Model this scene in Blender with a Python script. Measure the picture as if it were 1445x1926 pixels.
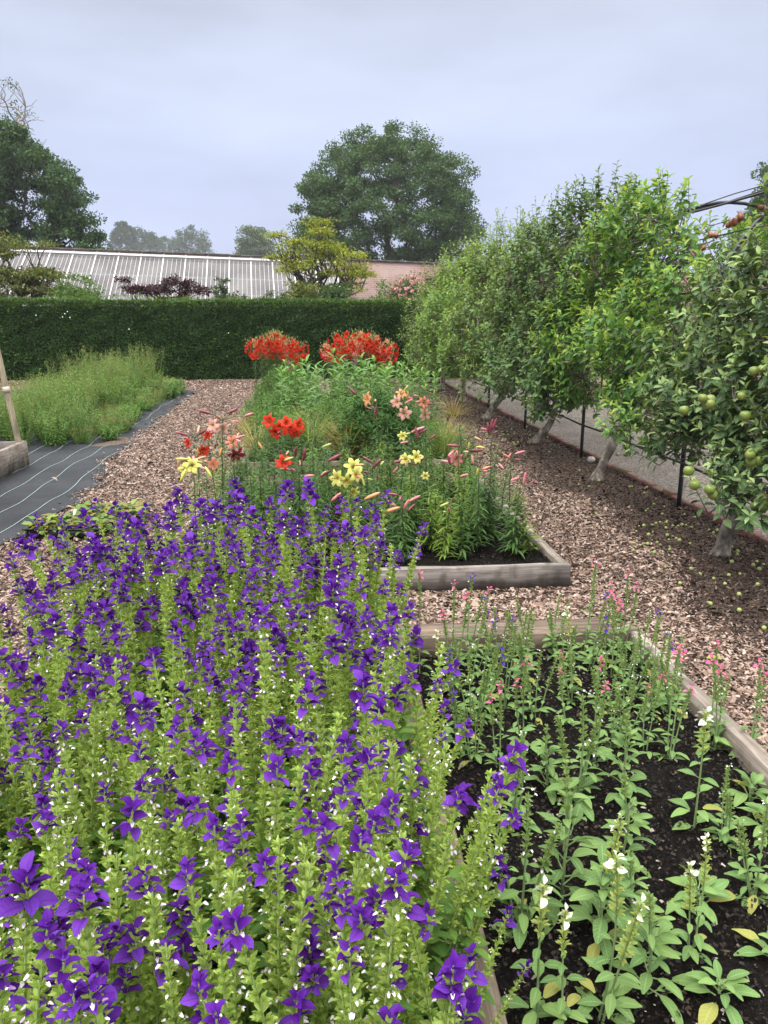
import bpy, math, random
import numpy as np
from mathutils import Vector, Matrix

for _o in list(bpy.data.objects):
    bpy.data.objects.remove(_o)
SC = bpy.context.scene
COL = SC.collection
R = math.radians

# ---------------------------------------------------------------- camera
FPX, CX, CY, EYE = 1447.0, 722.5, 963.0, 1.65
PITCH, YAW = R(14.008), R(4.81)
cam_data = bpy.data.cameras.new('camera')
cam_data.sensor_fit = 'HORIZONTAL'
cam_data.sensor_width = 36.0
cam_data.lens = 36.0 * FPX / 1445.0
cam_data.clip_start = 0.05
cam_data.clip_end = 3000
cam = bpy.data.objects.new('camera', cam_data)
COL.objects.link(cam)
cam.location = (0, 0, EYE)
cam.rotation_euler = (math.pi / 2 - PITCH, 0, -YAW)
SC.camera = cam

# ---------------------------------------------------------------- light
SUN_EL, SUN_AZ = R(58), R(215)          # high, behind and left of the camera, seen through cloud
w = bpy.data.worlds.new('World')
SC.world = w
w.use_nodes = True
nt = w.node_tree
nt.nodes.clear()
out = nt.nodes.new('ShaderNodeOutputWorld')
sky = nt.nodes.new('ShaderNodeTexSky')
sky.sky_type = 'NISHITA'
sky.sun_disc = False
sky.sun_elevation = SUN_EL
sky.sun_rotation = SUN_AZ
bg1 = nt.nodes.new('ShaderNodeBackground')
bg1.inputs['Strength'].default_value = 0.05
nt.links.new(sky.outputs[0], bg1.inputs['Color'])
# the overcast: cloud brightness grows from the horizon up to the zenith, broken by soft cloud banks
tc = nt.nodes.new('ShaderNodeTexCoord')
sep = nt.nodes.new('ShaderNodeSeparateXYZ')
nt.links.new(tc.outputs['Generated'], sep.inputs[0])
ramp = nt.nodes.new('ShaderNodeValToRGB')
el = ramp.color_ramp.elements
el[0].position = 0.0
el[0].color = (0.56, 0.62, 0.88, 1)
el[1].position = 0.16
el[1].color = (0.60, 0.68, 0.93, 1)
e = el.new(0.27); e.color = (0.63, 0.70, 0.89, 1)
e = el.new(0.36); e.color = (0.56, 0.605, 0.74, 1)
e = el.new(0.52); e.color = (2.6, 2.6, 2.6, 1)
e = el.new(1.0); e.color = (4.8, 4.7, 4.5, 1)
nt.links.new(sep.outputs['Z'], ramp.inputs[0])
mp = nt.nodes.new('ShaderNodeMapping')
mp.inputs['Scale'].default_value = (1.6, 1.6, 5.0)
nt.links.new(tc.outputs['Generated'], mp.inputs[0])
nz = nt.nodes.new('ShaderNodeTexNoise')
nz.inputs['Scale'].default_value = 1.5
nz.inputs['Detail'].default_value = 4
nz.inputs['Roughness'].default_value = 0.5
nt.links.new(mp.outputs[0], nz.inputs['Vector'])
mr = nt.nodes.new('ShaderNodeMapRange')
mr.inputs['From Min'].default_value = 0.3
mr.inputs['From Max'].default_value = 0.7
mr.inputs['To Min'].default_value = 0.82
mr.inputs['To Max'].default_value = 1.12
nt.links.new(nz.outputs['Fac'], mr.inputs['Value'])
bg2 = nt.nodes.new('ShaderNodeBackground')
nt.links.new(ramp.outputs[0], bg2.inputs['Color'])
nt.links.new(mr.outputs[0], bg2.inputs['Strength'])
mx = nt.nodes.new('ShaderNodeMixShader')
mx.inputs[0].default_value = 0.93
nt.links.new(bg1.outputs[0], mx.inputs[1])
nt.links.new(bg2.outputs[0], mx.inputs[2])
nt.links.new(mx.outputs[0], out.inputs[0])

sun_data = bpy.data.lights.new('sun', 'SUN')
sun_data.energy = 2.0
sun_data.angle = R(18)
sun_data.color = (1.0, 0.96, 0.9)
sun = bpy.data.objects.new('sun', sun_data)
COL.objects.link(sun)
_sd = Vector((math.sin(SUN_AZ) * math.cos(SUN_EL), math.cos(SUN_AZ) * math.cos(SUN_EL), math.sin(SUN_EL)))
sun.rotation_euler = _sd.to_track_quat('Z', 'Y').to_euler()
sun.location = (-10, -10, 30)

SC.view_settings.view_transform = 'Standard'
SC.view_settings.look = 'None'
SC.view_settings.exposure = 0.15
SC.view_settings.gamma = 1.0
SC.cycles.max_bounces = 6
SC.cycles.diffuse_bounces = 3
SC.cycles.glossy_bounces = 2
SC.cycles.transmission_bounces = 4
SC.cycles.transparent_max_bounces = 4
SC.cycles.volume_bounces = 0
SC.cycles.use_denoising = True

# ---------------------------------------------------------------- helpers
_cp, _sp, _cy, _sy = math.cos(PITCH), math.sin(PITCH), math.cos(YAW), math.sin(YAW)
FWD = np.array([_sy * _cp, _cy * _cp, -_sp])
RT = np.array([_cy, -_sy, 0.0])
UP = np.cross(RT, FWD)


def at(px, py, z=0.0, Y=None):
    """World point seen at a photograph pixel, on the height z or on the plane Y."""
    d = FWD + RT * (px - CX) / FPX - UP * (py - CY) / FPX
    t = (Y / d[1]) if Y is not None else (z - EYE) / d[2]
    return np.array([0, 0, EYE]) + t * d


def nrm(v):
    v = np.asarray(v, float)
    return v / np.maximum(np.linalg.norm(v, axis=-1, keepdims=True), 1e-9)


class MB:
    """Collects geometry as numpy arrays; build() links it as ONE mesh object."""

    def __init__(self):
        self.v, self.q, self.t, self.uv, self.n = [], [], [], [], 0

    def add(self, v, q=None, t=None, uv=None):
        v = np.asarray(v, float).reshape(-1, 3)
        if q is not None and len(q):
            self.q.append(np.asarray(q, int).reshape(-1, 4) + self.n)
        if t is not None and len(t):
            self.t.append(np.asarray(t, int).reshape(-1, 3) + self.n)
        self.v.append(v)
        self.uv.append(np.zeros((len(v), 2)) if uv is None else np.asarray(uv, float))
        self.n += len(v)

    def inst(self, tpl, M, T):
        """tpl=(verts, quads, uv) copied by n 3x3 matrices (columns are axes) and n positions."""
        v, q, uv = tpl
        M = np.asarray(M, float); T = np.asarray(T, float)
        n, k = len(T), len(v)
        if n == 0:
            return
        V = np.einsum('nij,kj->nki', M, v) + T[:, None, :]
        Q = (q[None] + (np.arange(n) * k)[:, None, None]).reshape(-1, 4)
        self.add(V.reshape(-1, 3), Q, uv=np.tile(uv, (n, 1)))

    def box(self, lo, hi, rz=0.0, c=None, jit=0.0):
        x0, y0, z0 = lo; x1, y1, z1 = hi
        v = np.array([[x0, y0, z0], [x1, y0, z0], [x1, y1, z0], [x0, y1, z0],
                      [x0, y0, z1], [x1, y0, z1], [x1, y1, z1], [x0, y1, z1]], float)
        if rz:
            c = np.array(c if c is not None else v.mean(0))
            m = np.array([[math.cos(rz), -math.sin(rz), 0], [math.sin(rz), math.cos(rz), 0], [0, 0, 1]])
            v = (v - c) @ m.T + c
        self.add(v, [[0, 3, 2, 1], [4, 5, 6, 7], [0, 1, 5, 4], [1, 2, 6, 5], [2, 3, 7, 6], [3, 0, 4, 7]])

    def edges(self, A, B, ra, rb, sides=5):
        """Tapered tubes from A[i] to B[i], vectorised."""
        A = np.asarray(A, float).reshape(-1, 3); B = np.asarray(B, float).reshape(-1, 3)
        n = len(A)
        if n == 0:
            return
        ra = np.broadcast_to(ra, (n,)); rb = np.broadcast_to(rb, (n,))
        d = nrm(B - A)
        h = np.where(np.abs(d[:, 2:3]) > 0.9, np.array([[1., 0, 0]]), np.array([[0, 0, 1.]]))
        x = nrm(np.cross(h, d)); y = np.cross(d, x)
        a = np.arange(sides) * 2 * math.pi / sides
        ring = np.cos(a)[None, :, None] * x[:, None] + np.sin(a)[None, :, None] * y[:, None]
        V = np.concatenate([A[:, None] + ring * ra[:, None, None], B[:, None] + ring * rb[:, None, None]], 1)
        i = np.arange(sides); j = (i + 1) % sides
        q = np.stack([i, j, j + sides, i + sides], 1)
        Q = (q[None] + (np.arange(n) * 2 * sides)[:, None, None]).reshape(-1, 4)
        self.add(V.reshape(-1, 3), Q)

    def tube(self, P, rad, sides=8, cap=True):
        P = np.asarray(P, float); n = len(P)
        rad = np.broadcast_to(rad, (n,))
        d = nrm(np.gradient(P, axis=0))
        x = np.zeros_like(P)
        h = np.array([1., 0, 0]) if abs(d[0][0]) < 0.8 else np.array([0, 1., 0])
        x[0] = nrm(h - d[0] * (h @ d[0]))
        for i in range(1, n):
            x[i] = nrm(x[i - 1] - d[i] * (x[i - 1] @ d[i]))
        y = np.cross(d, x)
        a = np.arange(sides) * 2 * math.pi / sides
        V = P[:, None] + rad[:, None, None] * (np.cos(a)[None, :, None] * x[:, None] + np.sin(a)[None, :, None] * y[:, None])
        i = np.arange(sides); j = (i + 1) % sides
        Q = np.concatenate([np.stack([i, j, j + sides, i + sides], 1) + k * sides for k in range(n - 1)])
        V = V.reshape(-1, 3)
        t = None
        if cap:
            m = len(V)
            V = np.concatenate([V, P[:1], P[-1:]])
            t = np.concatenate([np.stack([j, i, np.full(sides, m)], 1), np.stack([i, j, np.full(sides, m + 1)], 1) + np.array([[(n - 1) * sides, (n - 1) * sides, 0]])])
        self.add(V, Q, t)

    def lathe(self, prof, c=(0, 0, 0), axis=(0, 0, 1), sides=10):
        """prof = [(r, h)...] spun about axis through c."""
        a = nrm(axis); h = np.array([1., 0, 0]) if abs(a[0]) < 0.8 else np.array([0, 1., 0])
        x = nrm(np.cross(h, a)); y = np.cross(a, x)
        ang = np.arange(sides) * 2 * math.pi / sides
        pr = np.array(prof, float)
        V = np.array(c) + pr[:, None, 1:2] * a + pr[:, None, 0:1] * (np.cos(ang)[None, :, None] * x + np.sin(ang)[None, :, None] * y)
        i = np.arange(sides); j = (i + 1) % sides
        Q = np.concatenate([np.stack([i, j, j + sides, i + sides], 1) + k * sides for k in range(len(pr) - 1)])
        self.add(V.reshape(-1, 3), Q)

    def mesh(self, name, mat, smooth=True):
        me = bpy.data.meshes.new(name)
        if self.n:
            V = np.concatenate(self.v)
            q = np.concatenate(self.q) if self.q else np.zeros((0, 4), int)
            t = np.concatenate(self.t) if self.t else np.zeros((0, 3), int)
            me.vertices.add(len(V)); me.vertices.foreach_set('co', V.astype(np.float32).ravel())
            nl = q.size + t.size
            me.loops.add(nl); me.loops.foreach_set('vertex_index', np.concatenate([q.ravel(), t.ravel()]).astype(np.int32))
            npoly = len(q) + len(t)
            me.polygons.add(npoly)
            ls = np.concatenate([np.arange(len(q)) * 4, q.size + np.arange(len(t)) * 3]).astype(np.int32)
            me.polygons.foreach_set('loop_start', ls)
            if smooth:
                me.polygons.foreach_set('use_smooth', np.ones(npoly, dtype=bool))
            UV = np.concatenate(self.uv)
            if np.abs(UV).max() > 0:
                at_ = me.attributes.new('luv', 'FLOAT2', 'POINT')
                at_.data.foreach_set('vector', UV.astype(np.float32).ravel())
            me.update(calc_edges=True)
            me.validate()
        if mat:
            me.materials.append(mat)
        return me

    def build_with(self, other, mat2, name, mat, parent=None):
        """One mesh of two materials: self with mat, other with mat2."""
        nq = sum(len(a) for a in self.q); nt = sum(len(a) for a in self.t)
        both = MB()
        both.v, both.uv, both.n = self.v + other.v, self.uv + other.uv, self.n + other.n
        both.q = self.q + [a + self.n for a in other.q]; both.t = self.t + [a + self.n for a in other.t]
        o = both.build(name, mat, parent)
        o.data.materials.append(mat2)
        mq = sum(len(a) for a in other.q); mt = sum(len(a) for a in other.t)
        ix = np.concatenate([np.zeros(nq), np.ones(mq), np.zeros(nt), np.ones(mt)]).astype(np.int32)
        if len(ix) == len(o.data.polygons):
            o.data.polygons.foreach_set('material_index', ix)
        return o

    def build(self, name, mat, parent=None, smooth=True):
        o = bpy.data.objects.new(name, self.mesh(name, mat, smooth))
        COL.objects.link(o)
        if parent is not None:
            o.parent = parent
        return o


def tag(o, label=None, cat=None, group=None, kind=None):
    if label: o['label'] = label
    if cat: o['category'] = cat
    if group: o['group'] = group
    if kind: o['kind'] = kind
    return o


def thing(name, label, cat, loc=(0, 0, 0), rz=0.0, group=None):
    o = bpy.data.objects.new(name, None)
    COL.objects.link(o)
    o.empty_display_size = 0.1
    o.location = loc
    o.rotation_euler = (0, 0, rz)
    return tag(o, label, cat, group)


def dup(root, loc, rot=(0, 0, 0), scale=1.0, label=None, group=None):
    """A copy of a thing with copies of its parts and sub-parts (mesh data shared)."""
    r = root.copy(); COL.objects.link(r)
    r.location = loc; r.rotation_euler = rot
    r.scale = (scale,) * 3 if isinstance(scale, (int, float)) else scale
    if label: r['label'] = label
    if group: r['group'] = group
    for ch in list(root.children):
        c = ch.copy(); COL.objects.link(c); c.parent = r
        for g in ch.children:
            d = g.copy(); COL.objects.link(d); d.parent = c
    return r


class Placer:
    """First use of a prototype moves the prototype itself, later uses copy it."""

    def __init__(self, protos):
        self.p = protos; self.used = [False] * len(protos)

    def put(self, k, loc, rot=(0, 0, 0), scale=1.0, label=None, group=None):
        r = self.p[k]
        if not self.used[k]:
            self.used[k] = True
            r.location = loc; r.rotation_euler = rot
            r.scale = (scale,) * 3 if isinstance(scale, (int, float)) else scale
            if label: r['label'] = label
            if group: r['group'] = group
            return r
        return dup(r, loc, rot, scale, label, group)

    def clean(self):
        for r, u in zip(self.p, self.used):
            if not u:
                for c in list(r.children):
                    bpy.data.objects.remove(c)
                bpy.data.objects.remove(r)


def rnd(seed):
    return np.random.default_rng(seed)


def wob(x, y, seed, f=1.0, n=9):
    """Smooth 2-D noise in about -1..1 from random sines."""
    g = rnd(seed); s = 0
    for i in range(n):
        a = g.uniform(0, 6.28); k = f * g.uniform(0.5, 2.2); p = g.uniform(0, 6.28)
        s = s + np.sin((x * math.cos(a) + y * math.sin(a)) * k + p)
    return s / (n ** 0.5 * 1.2)


def leaf(L, W, seg=3, fold=0.15, curl=0.2, peak=0.4, tip=0.06, base=0.12, wave=0.0):
    """Leaf along +Y, width X, upper side +Z. fold lifts the edges, curl droops the tip."""
    V, UV = [], []
    for i in range(seg + 1):
        t = i / seg
        if t < peak:
            s = base + (1 - base) * math.sin(t / peak * math.pi / 2)
        else:
            s = tip + (1 - tip) * math.cos((t - peak) / (1 - peak) * math.pi / 2) ** 0.8
        hw = W / 2 * s
        y = L * t * (1 - 0.25 * abs(curl) * t)
        z = -curl * L * t * t
        wv = wave * W * math.sin(t * 9)
        V += [(-hw, y, z + fold * hw * 2 + wv), (0, y, z), (hw, y, z + fold * hw * 2 - wv)]
        UV += [(-1, t + 0.001), (0, t + 0.001), (1, t + 0.001)]
    Q = []
    for i in range(seg):
        a = i * 3
        Q += [(a, a + 1, a + 4, a + 3), (a + 1, a + 2, a + 5, a + 4)]
    return np.array(V, float), np.array(Q, int), np.array(UV, float)


def rhomb(L, W, bend=0.1):
    """One-quad leaf for foliage far away."""
    V = np.array([(0, 0, 0), (W / 2, L * .45, bend * L), (0, L, -bend * L), (-W / 2, L * .45, bend * L)], float)
    return V, np.array([[0, 1, 2, 3]]), np.array([(0, .01), (1, .45), (0, 1), (-1, .45)], float)


def frames(d, u=None, roll=None, s=1.0):
    """Matrices with column Y along d, column Z near u."""
    d = nrm(d); n = len(d)
    u = np.broadcast_to(np.array([0, 0, 1.0]) if u is None else u, (n, 3))
    x = np.cross(d, u)
    bad = np.linalg.norm(x, axis=1) < 1e-3
    x[bad] = np.array([1., 0, 0])
    x = nrm(x); z = np.cross(x, d)
    if roll is not None:
        c, s_ = np.cos(roll)[:, None], np.sin(roll)[:, None]
        x, z = x * c + z * s_, z * c - x * s_
    M = np.stack([x, d, z], 2)
    return M * (np.broadcast_to(s, (n,))[:, None, None])


def rdir(g, n):
    return nrm(g.normal(size=(n, 3)))


def dirs(az, elv):
    return np.stack([np.cos(az) * np.cos(elv), np.sin(az) * np.cos(elv), np.sin(elv)], -1)


# ---------------------------------------------------------------- materials
def mat_new(name):
    m = bpy.data.materials.new(name)
    m.use_nodes = True
    n = m.node_tree
    n.nodes.clear()
    o = n.nodes.new('ShaderNodeOutputMaterial')
    b = n.nodes.new('ShaderNodeBsdfPrincipled')
    n.links.new(b.outputs[0], o.inputs[0])
    return m, n, b, o


def ramp_node(n, stops, interp='LINEAR'):
    r = n.nodes.new('ShaderNodeValToRGB')
    r.color_ramp.interpolation = interp
    e = r.color_ramp.elements
    for i, (p, c) in enumerate(stops):
        x = e[i] if i < 2 else e.new(p)
        x.position = p
        x.color = (*c, 1)
    return r


def leaf_mat(name, cols, trans=0.3, rough=0.5, spec=0.35, vein=0.0, vcol=None, sidevein=0.0, tcol=None, hue=0.0, throat=None):
    """Leaf: tint differs from leaf to leaf, pale midrib, light passes through."""
    m, n, b, o = mat_new(name)
    geo = n.nodes.new('ShaderNodeNewGeometry')
    k = len(cols)
    r = ramp_node(n, [(i / max(k - 1, 1), c) for i, c in enumerate(cols)])
    n.links.new(geo.outputs['Random Per Island'], r.inputs[0])
    col = r.outputs[0]
    if hue:
        oi = n.nodes.new('ShaderNodeObjectInfo')
        mr_ = n.nodes.new('ShaderNodeMapRange')
        mr_.inputs['To Min'].default_value = 1 - hue
        mr_.inputs['To Max'].default_value = 1 + hue
        n.links.new(oi.outputs['Random'], mr_.inputs['Value'])
        hs = n.nodes.new('ShaderNodeHueSaturation')
        n.links.new(mr_.outputs[0], hs.inputs['Value'])
        n.links.new(col, hs.inputs['Color'])
        col = hs.outputs[0]
    if vein > 0:
        a = n.nodes.new('ShaderNodeAttribute'); a.attribute_name = 'luv'
        sp = n.nodes.new('ShaderNodeSeparateXYZ'); n.links.new(a.outputs['Vector'], sp.inputs[0])
        ab = n.nodes.new('ShaderNodeMath'); ab.operation = 'ABSOLUTE'; n.links.new(sp.outputs[0], ab.inputs[0])
        mr2 = n.nodes.new('ShaderNodeMapRange')
        mr2.inputs['From Min'].default_value = 0.03; mr2.inputs['From Max'].default_value = 0.16
        mr2.inputs['To Min'].default_value = vein; mr2.inputs['To Max'].default_value = 0
        n.links.new(ab.outputs[0], mr2.inputs['Value'])
        fac = mr2.outputs[0]
        if sidevein:
            ma = n.nodes.new('ShaderNodeMath'); ma.operation = 'MULTIPLY_ADD'
            n.links.new(ab.outputs[0], ma.inputs[0]); ma.inputs[1].default_value = -0.22
            n.links.new(sp.outputs[1], ma.inputs[2])
            mu = n.nodes.new('ShaderNodeMath'); mu.operation = 'MULTIPLY'; mu.inputs[1].default_value = 52
            n.links.new(ma.outputs[0], mu.inputs[0])
            sn = n.nodes.new('ShaderNodeMath'); sn.operation = 'SINE'; n.links.new(mu.outputs[0], sn.inputs[0])
            mr3 = n.nodes.new('ShaderNodeMapRange')
            mr3.inputs['From Min'].default_value = 0.6; mr3.inputs['From Max'].default_value = 1
            mr3.inputs['To Min'].default_value = 0; mr3.inputs['To Max'].default_value = sidevein
            n.links.new(sn.outputs[0], mr3.inputs['Value'])
            mxx = n.nodes.new('ShaderNodeMath'); mxx.operation = 'MAXIMUM'
            n.links.new(fac, mxx.inputs[0]); n.links.new(mr3.outputs[0], mxx.inputs[1])
            fac = mxx.outputs[0]
            bp = n.nodes.new('ShaderNodeBump'); bp.inputs['Strength'].default_value = 0.35; bp.inputs['Distance'].default_value = 0.002
            bp.invert = True
            n.links.new(fac, bp.inputs['Height']); n.links.new(bp.outputs[0], b.inputs['Normal'])
        mixc = n.nodes.new('ShaderNodeMix'); mixc.data_type = 'RGBA'
        n.links.new(fac, mixc.inputs[0]); n.links.new(col, mixc.inputs[6])
        mixc.inputs[7].default_value = (*(vcol or tuple(min(1, c * 1.7) for c in cols[-1])), 1)
        col = mixc.outputs[2]
    if throat:
        at2 = n.nodes.new('ShaderNodeAttribute'); at2.attribute_name = 'luv'
        sp2 = n.nodes.new('ShaderNodeSeparateXYZ'); n.links.new(at2.outputs['Vector'], sp2.inputs[0])
        tcx = n.nodes.new('ShaderNodeTexCoord'); nzx = n.nodes.new('ShaderNodeTexNoise')
        nzx.inputs['Scale'].default_value = 60; n.links.new(tcx.outputs['Object'], nzx.inputs['Vector'])
        adx_ = n.nodes.new('ShaderNodeMath'); adx_.operation = 'MULTIPLY_ADD'; adx_.inputs[1].default_value = .35
        n.links.new(nzx.outputs['Fac'], adx_.inputs[0]); n.links.new(sp2.outputs[1], adx_.inputs[2])
        mrx = n.nodes.new('ShaderNodeMapRange'); mrx.inputs['From Min'].default_value = .3; mrx.inputs['From Max'].default_value = .72
        mrx.inputs['To Min'].default_value = .9; mrx.inputs['To Max'].default_value = 0
        n.links.new(adx_.outputs[0], mrx.inputs['Value'])
        mcx = n.nodes.new('ShaderNodeMix'); mcx.data_type = 'RGBA'
        n.links.new(mrx.outputs[0], mcx.inputs[0]); n.links.new(col, mcx.inputs[6]); mcx.inputs[7].default_value = (*throat, 1)
        col = mcx.outputs[2]
    n.links.new(col, b.inputs['Base Color'])
    b.inputs['Roughness'].default_value = max(rough, .5)
    b.inputs['Specular IOR Level'].default_value = spec * .4
    if trans > 0:
        tr = n.nodes.new('ShaderNodeBsdfTranslucent')
        hs2 = n.nodes.new('ShaderNodeMix'); hs2.data_type = 'RGBA'; hs2.blend_type = 'MULTIPLY'
        hs2.inputs[0].default_value = 1.0
        n.links.new(col, hs2.inputs[6])
        hs2.inputs[7].default_value = (*(tcol or (1.5, 1.35, 0.6)), 1)
        n.links.new(hs2.outputs[2], tr.inputs['Color'])
        ms = n.nodes.new('ShaderNodeMixShader'); ms.inputs[0].default_value = trans
        n.links.new(b.outputs[0], ms.inputs[1]); n.links.new(tr.outputs[0], ms.inputs[2])
        n.links.new(ms.outputs[0], o.inputs[0])
    return m


def noise_mat(name, stops, scale=8.0, detail=6, rough=0.8, bump=0.3, dist=0.01, stretch=(1, 1, 1), spec=0.3, metal=0.0, rot=(0, 0, 0), obj=True):
    m, n, b, o = mat_new(name)
    tc_ = n.nodes.new('ShaderNodeTexCoord')
    mp_ = n.nodes.new('ShaderNodeMapping'); mp_.inputs['Scale'].default_value = stretch
    mp_.inputs['Rotation'].default_value = rot
    n.links.new(tc_.outputs['Object'], mp_.inputs[0])
    t = n.nodes.new('ShaderNodeTexNoise')
    t.inputs['Scale'].default_value = scale; t.inputs['Detail'].default_value = detail
    t.inputs['Roughness'].default_value = 0.62
    n.links.new(mp_.outputs[0], t.inputs['Vector'])
    r = ramp_node(n, stops)
    n.links.new(t.outputs['Fac'], r.inputs[0])
    n.links.new(r.outputs[0], b.inputs['Base Color'])
    b.inputs['Roughness'].default_value = rough
    b.inputs['Specular IOR Level'].default_value = spec
    b.inputs['Metallic'].default_value = metal
    if bump:
        bp = n.nodes.new('ShaderNodeBump'); bp.inputs['Strength'].default_value = bump; bp.inputs['Distance'].default_value = dist
        n.links.new(t.outputs['Fac'], bp.inputs['Height']); n.links.new(bp.outputs[0], b.inputs['Normal'])
    return m


def chip_mat(name, cols, rough=0.75, fine=40):
    """Loose chips and stones: one tint per piece, grain across it."""
    m, n, b, o = mat_new(name)
    geo = n.nodes.new('ShaderNodeNewGeometry')
    k = len(cols)
    r = ramp_node(n, [(i / (k - 1), c) for i, c in enumerate(cols)])
    n.links.new(geo.outputs['Random Per Island'], r.inputs[0])
    tc_ = n.nodes.new('ShaderNodeTexCoord')
    t = n.nodes.new('ShaderNodeTexNoise'); t.inputs['Scale'].default_value = fine; t.inputs['Detail'].default_value = 3
    n.links.new(tc_.outputs['Object'], t.inputs['Vector'])
    mr_ = n.nodes.new('ShaderNodeMapRange'); mr_.inputs['To Min'].default_value = 0.6; mr_.inputs['To Max'].default_value = 1.35
    n.links.new(t.outputs['Fac'], mr_.inputs['Value'])
    hs = n.nodes.new('ShaderNodeHueSaturation'); n.links.new(mr_.outputs[0], hs.inputs['Value'])
    n.links.new(r.outputs[0], hs.inputs['Color'])
    n.links.new(hs.outputs[0], b.inputs['Base Color'])
    b.inputs['Roughness'].default_value = rough
    b.inputs['Specular IOR Level'].default_value = 0.25
    return m


def wood_mat(name, c0, c1, c2, axis='X', scale=1.0, moss=None):
    """Weathered plank: grain along one axis, knots, blotches."""
    m, n, b, o = mat_new(name)
    tc_ = n.nodes.new('ShaderNodeTexCoord')
    mp_ = n.nodes.new('ShaderNodeMapping')
    mp_.inputs['Scale'].default_value = {'X': (2.5, 45, 45), 'Y': (45, 2.5, 45), 'Z': (45, 45, 2.5)}[axis]
    n.links.new(tc_.outputs['Object'], mp_.inputs[0])
    t = n.nodes.new('ShaderNodeTexNoise'); t.inputs['Scale'].default_value = scale; t.inputs['Detail'].default_value = 8
    t.inputs['Roughness'].default_value = 0.7; t.inputs['Distortion'].default_value = 0.6
    n.links.new(mp_.outputs[0], t.inputs['Vector'])
    r = ramp_node(n, [(0.3, c0), (0.7, c2), (0.5, c1)])
    n.links.new(t.outputs['Fac'], r.inputs[0])
    t2 = n.nodes.new('ShaderNodeTexNoise'); t2.inputs['Scale'].default_value = 3.2; t2.inputs['Detail'].default_value = 5
    n.links.new(tc_.outputs['Object'], t2.inputs['Vector'])
    mr_ = n.nodes.new('ShaderNodeMapRange'); mr_.inputs['From Min'].default_value = 0.3; mr_.inputs['From Max'].default_value = 0.7
    mr_.inputs['To Min'].default_value = 0.5; mr_.inputs['To Max'].default_value = 1.25
    n.links.new(t2.outputs['Fac'], mr_.inputs['Value'])
    hs = n.nodes.new('ShaderNodeHueSaturation'); n.links.new(mr_.outputs[0], hs.inputs['Value'])
    n.links.new(r.outputs[0], hs.inputs['Color'])
    col = hs.outputs[0]
    if moss:
        t3 = n.nodes.new('ShaderNodeTexNoise'); t3.inputs['Scale'].default_value = 9; t3.inputs['Detail'].default_value = 6
        n.links.new(tc_.outputs['Object'], t3.inputs['Vector'])
        r3 = ramp_node(n, [(0.56, (0, 0, 0)), (0.66, (0.7, 0.7, 0.7))])
        n.links.new(t3.outputs['Fac'], r3.inputs[0])
        mc = n.nodes.new('ShaderNodeMix'); mc.data_type = 'RGBA'
        n.links.new(r3.outputs[0], mc.inputs[0]); n.links.new(col, mc.inputs[6]); mc.inputs[7].default_value = (*moss, 1)
        col = mc.outputs[2]
    n.links.new(col, b.inputs['Base Color'])
    b.inputs['Roughness'].default_value = 0.85
    b.inputs['Specular IOR Level'].default_value = 0.2
    bp = n.nodes.new('ShaderNodeBump'); bp.inputs['Strength'].default_value = 0.5; bp.inputs['Distance'].default_value = 0.004
    n.links.new(t.outputs['Fac'], bp.inputs['Height']); n.links.new(bp.outputs[0], b.inputs['Normal'])
    return m


def plain(name, c, rough=0.5, spec=0.4, metal=0.0):
    m, n, b, o = mat_new(name)
    b.inputs['Base Color'].default_value = (*c, 1)
    b.inputs['Roughness'].default_value = rough
    b.inputs['Specular IOR Level'].default_value = spec
    b.inputs['Metallic'].default_value = metal
    return m

# ================================================================ THE SETTING
BX0, BX1 = -0.87, 1.56            # the column of raised beds
EDGE_X = 3.31                     # brick edging of the gravel path

# base soil under the whole garden: bark mulch, colours measured between the chips
mat_ground = noise_mat('bark_ground', [(0.3, (0.035, 0.022, 0.016)), (0.7, (0.22, 0.15, 0.115)), (0.5, (0.09, 0.06, 0.045))], scale=55, rough=0.9, bump=0.8, dist=0.02)
g = MB()
g.add([(-900, -60, 0), (900, -60, 0), (900, 1500, 0), (-900, 1500, 0)], [[0, 1, 2, 3]])
tag(g.build('ground', mat_ground, smooth=False), kind='structure')

# gravel path inside the fruit tunnel
mg, n_, b_, o_ = mat_new('gravel')
tc_ = n_.nodes.new('ShaderNodeTexCoord')
vo = n_.nodes.new('ShaderNodeTexVoronoi'); vo.inputs['Scale'].default_value = 62
n_.links.new(tc_.outputs['Object'], vo.inputs['Vector'])
rr = ramp_node(n_, [(0.0, (0.045, 0.038, 0.033)), (1.0, (0.3, 0.26, 0.225)), (0.35, (0.11, 0.094, 0.08)), (0.7, (0.175, 0.15, 0.128))])
sx = n_.nodes.new('ShaderNodeSeparateXYZ'); n_.links.new(vo.outputs['Color'], sx.inputs[0])
n_.links.new(sx.outputs[0], rr.inputs[0])
nn = n_.nodes.new('ShaderNodeTexNoise'); nn.inputs['Scale'].default_value = 1.6; nn.inputs['Detail'].default_value = 4
n_.links.new(tc_.outputs['Object'], nn.inputs['Vector'])
mm = n_.nodes.new('ShaderNodeMapRange'); mm.inputs['From Min'].default_value = .3; mm.inputs['From Max'].default_value = .7
mm.inputs['To Min'].default_value = .7; mm.inputs['To Max'].default_value = 1.2
n_.links.new(nn.outputs['Fac'], mm.inputs['Value'])
hh = n_.nodes.new('ShaderNodeHueSaturation'); n_.links.new(mm.outputs[0], hh.inputs['Value']); n_.links.new(rr.outputs[0], hh.inputs['Color'])
n_.links.new(hh.outputs[0], b_.inputs['Base Color'])
b_.inputs['Roughness'].default_value = 0.85
bp = n_.nodes.new('ShaderNodeBump'); bp.inputs['Strength'].default_value = 1.0; bp.inputs['Distance'].default_value = 0.008; bp.invert = True
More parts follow.
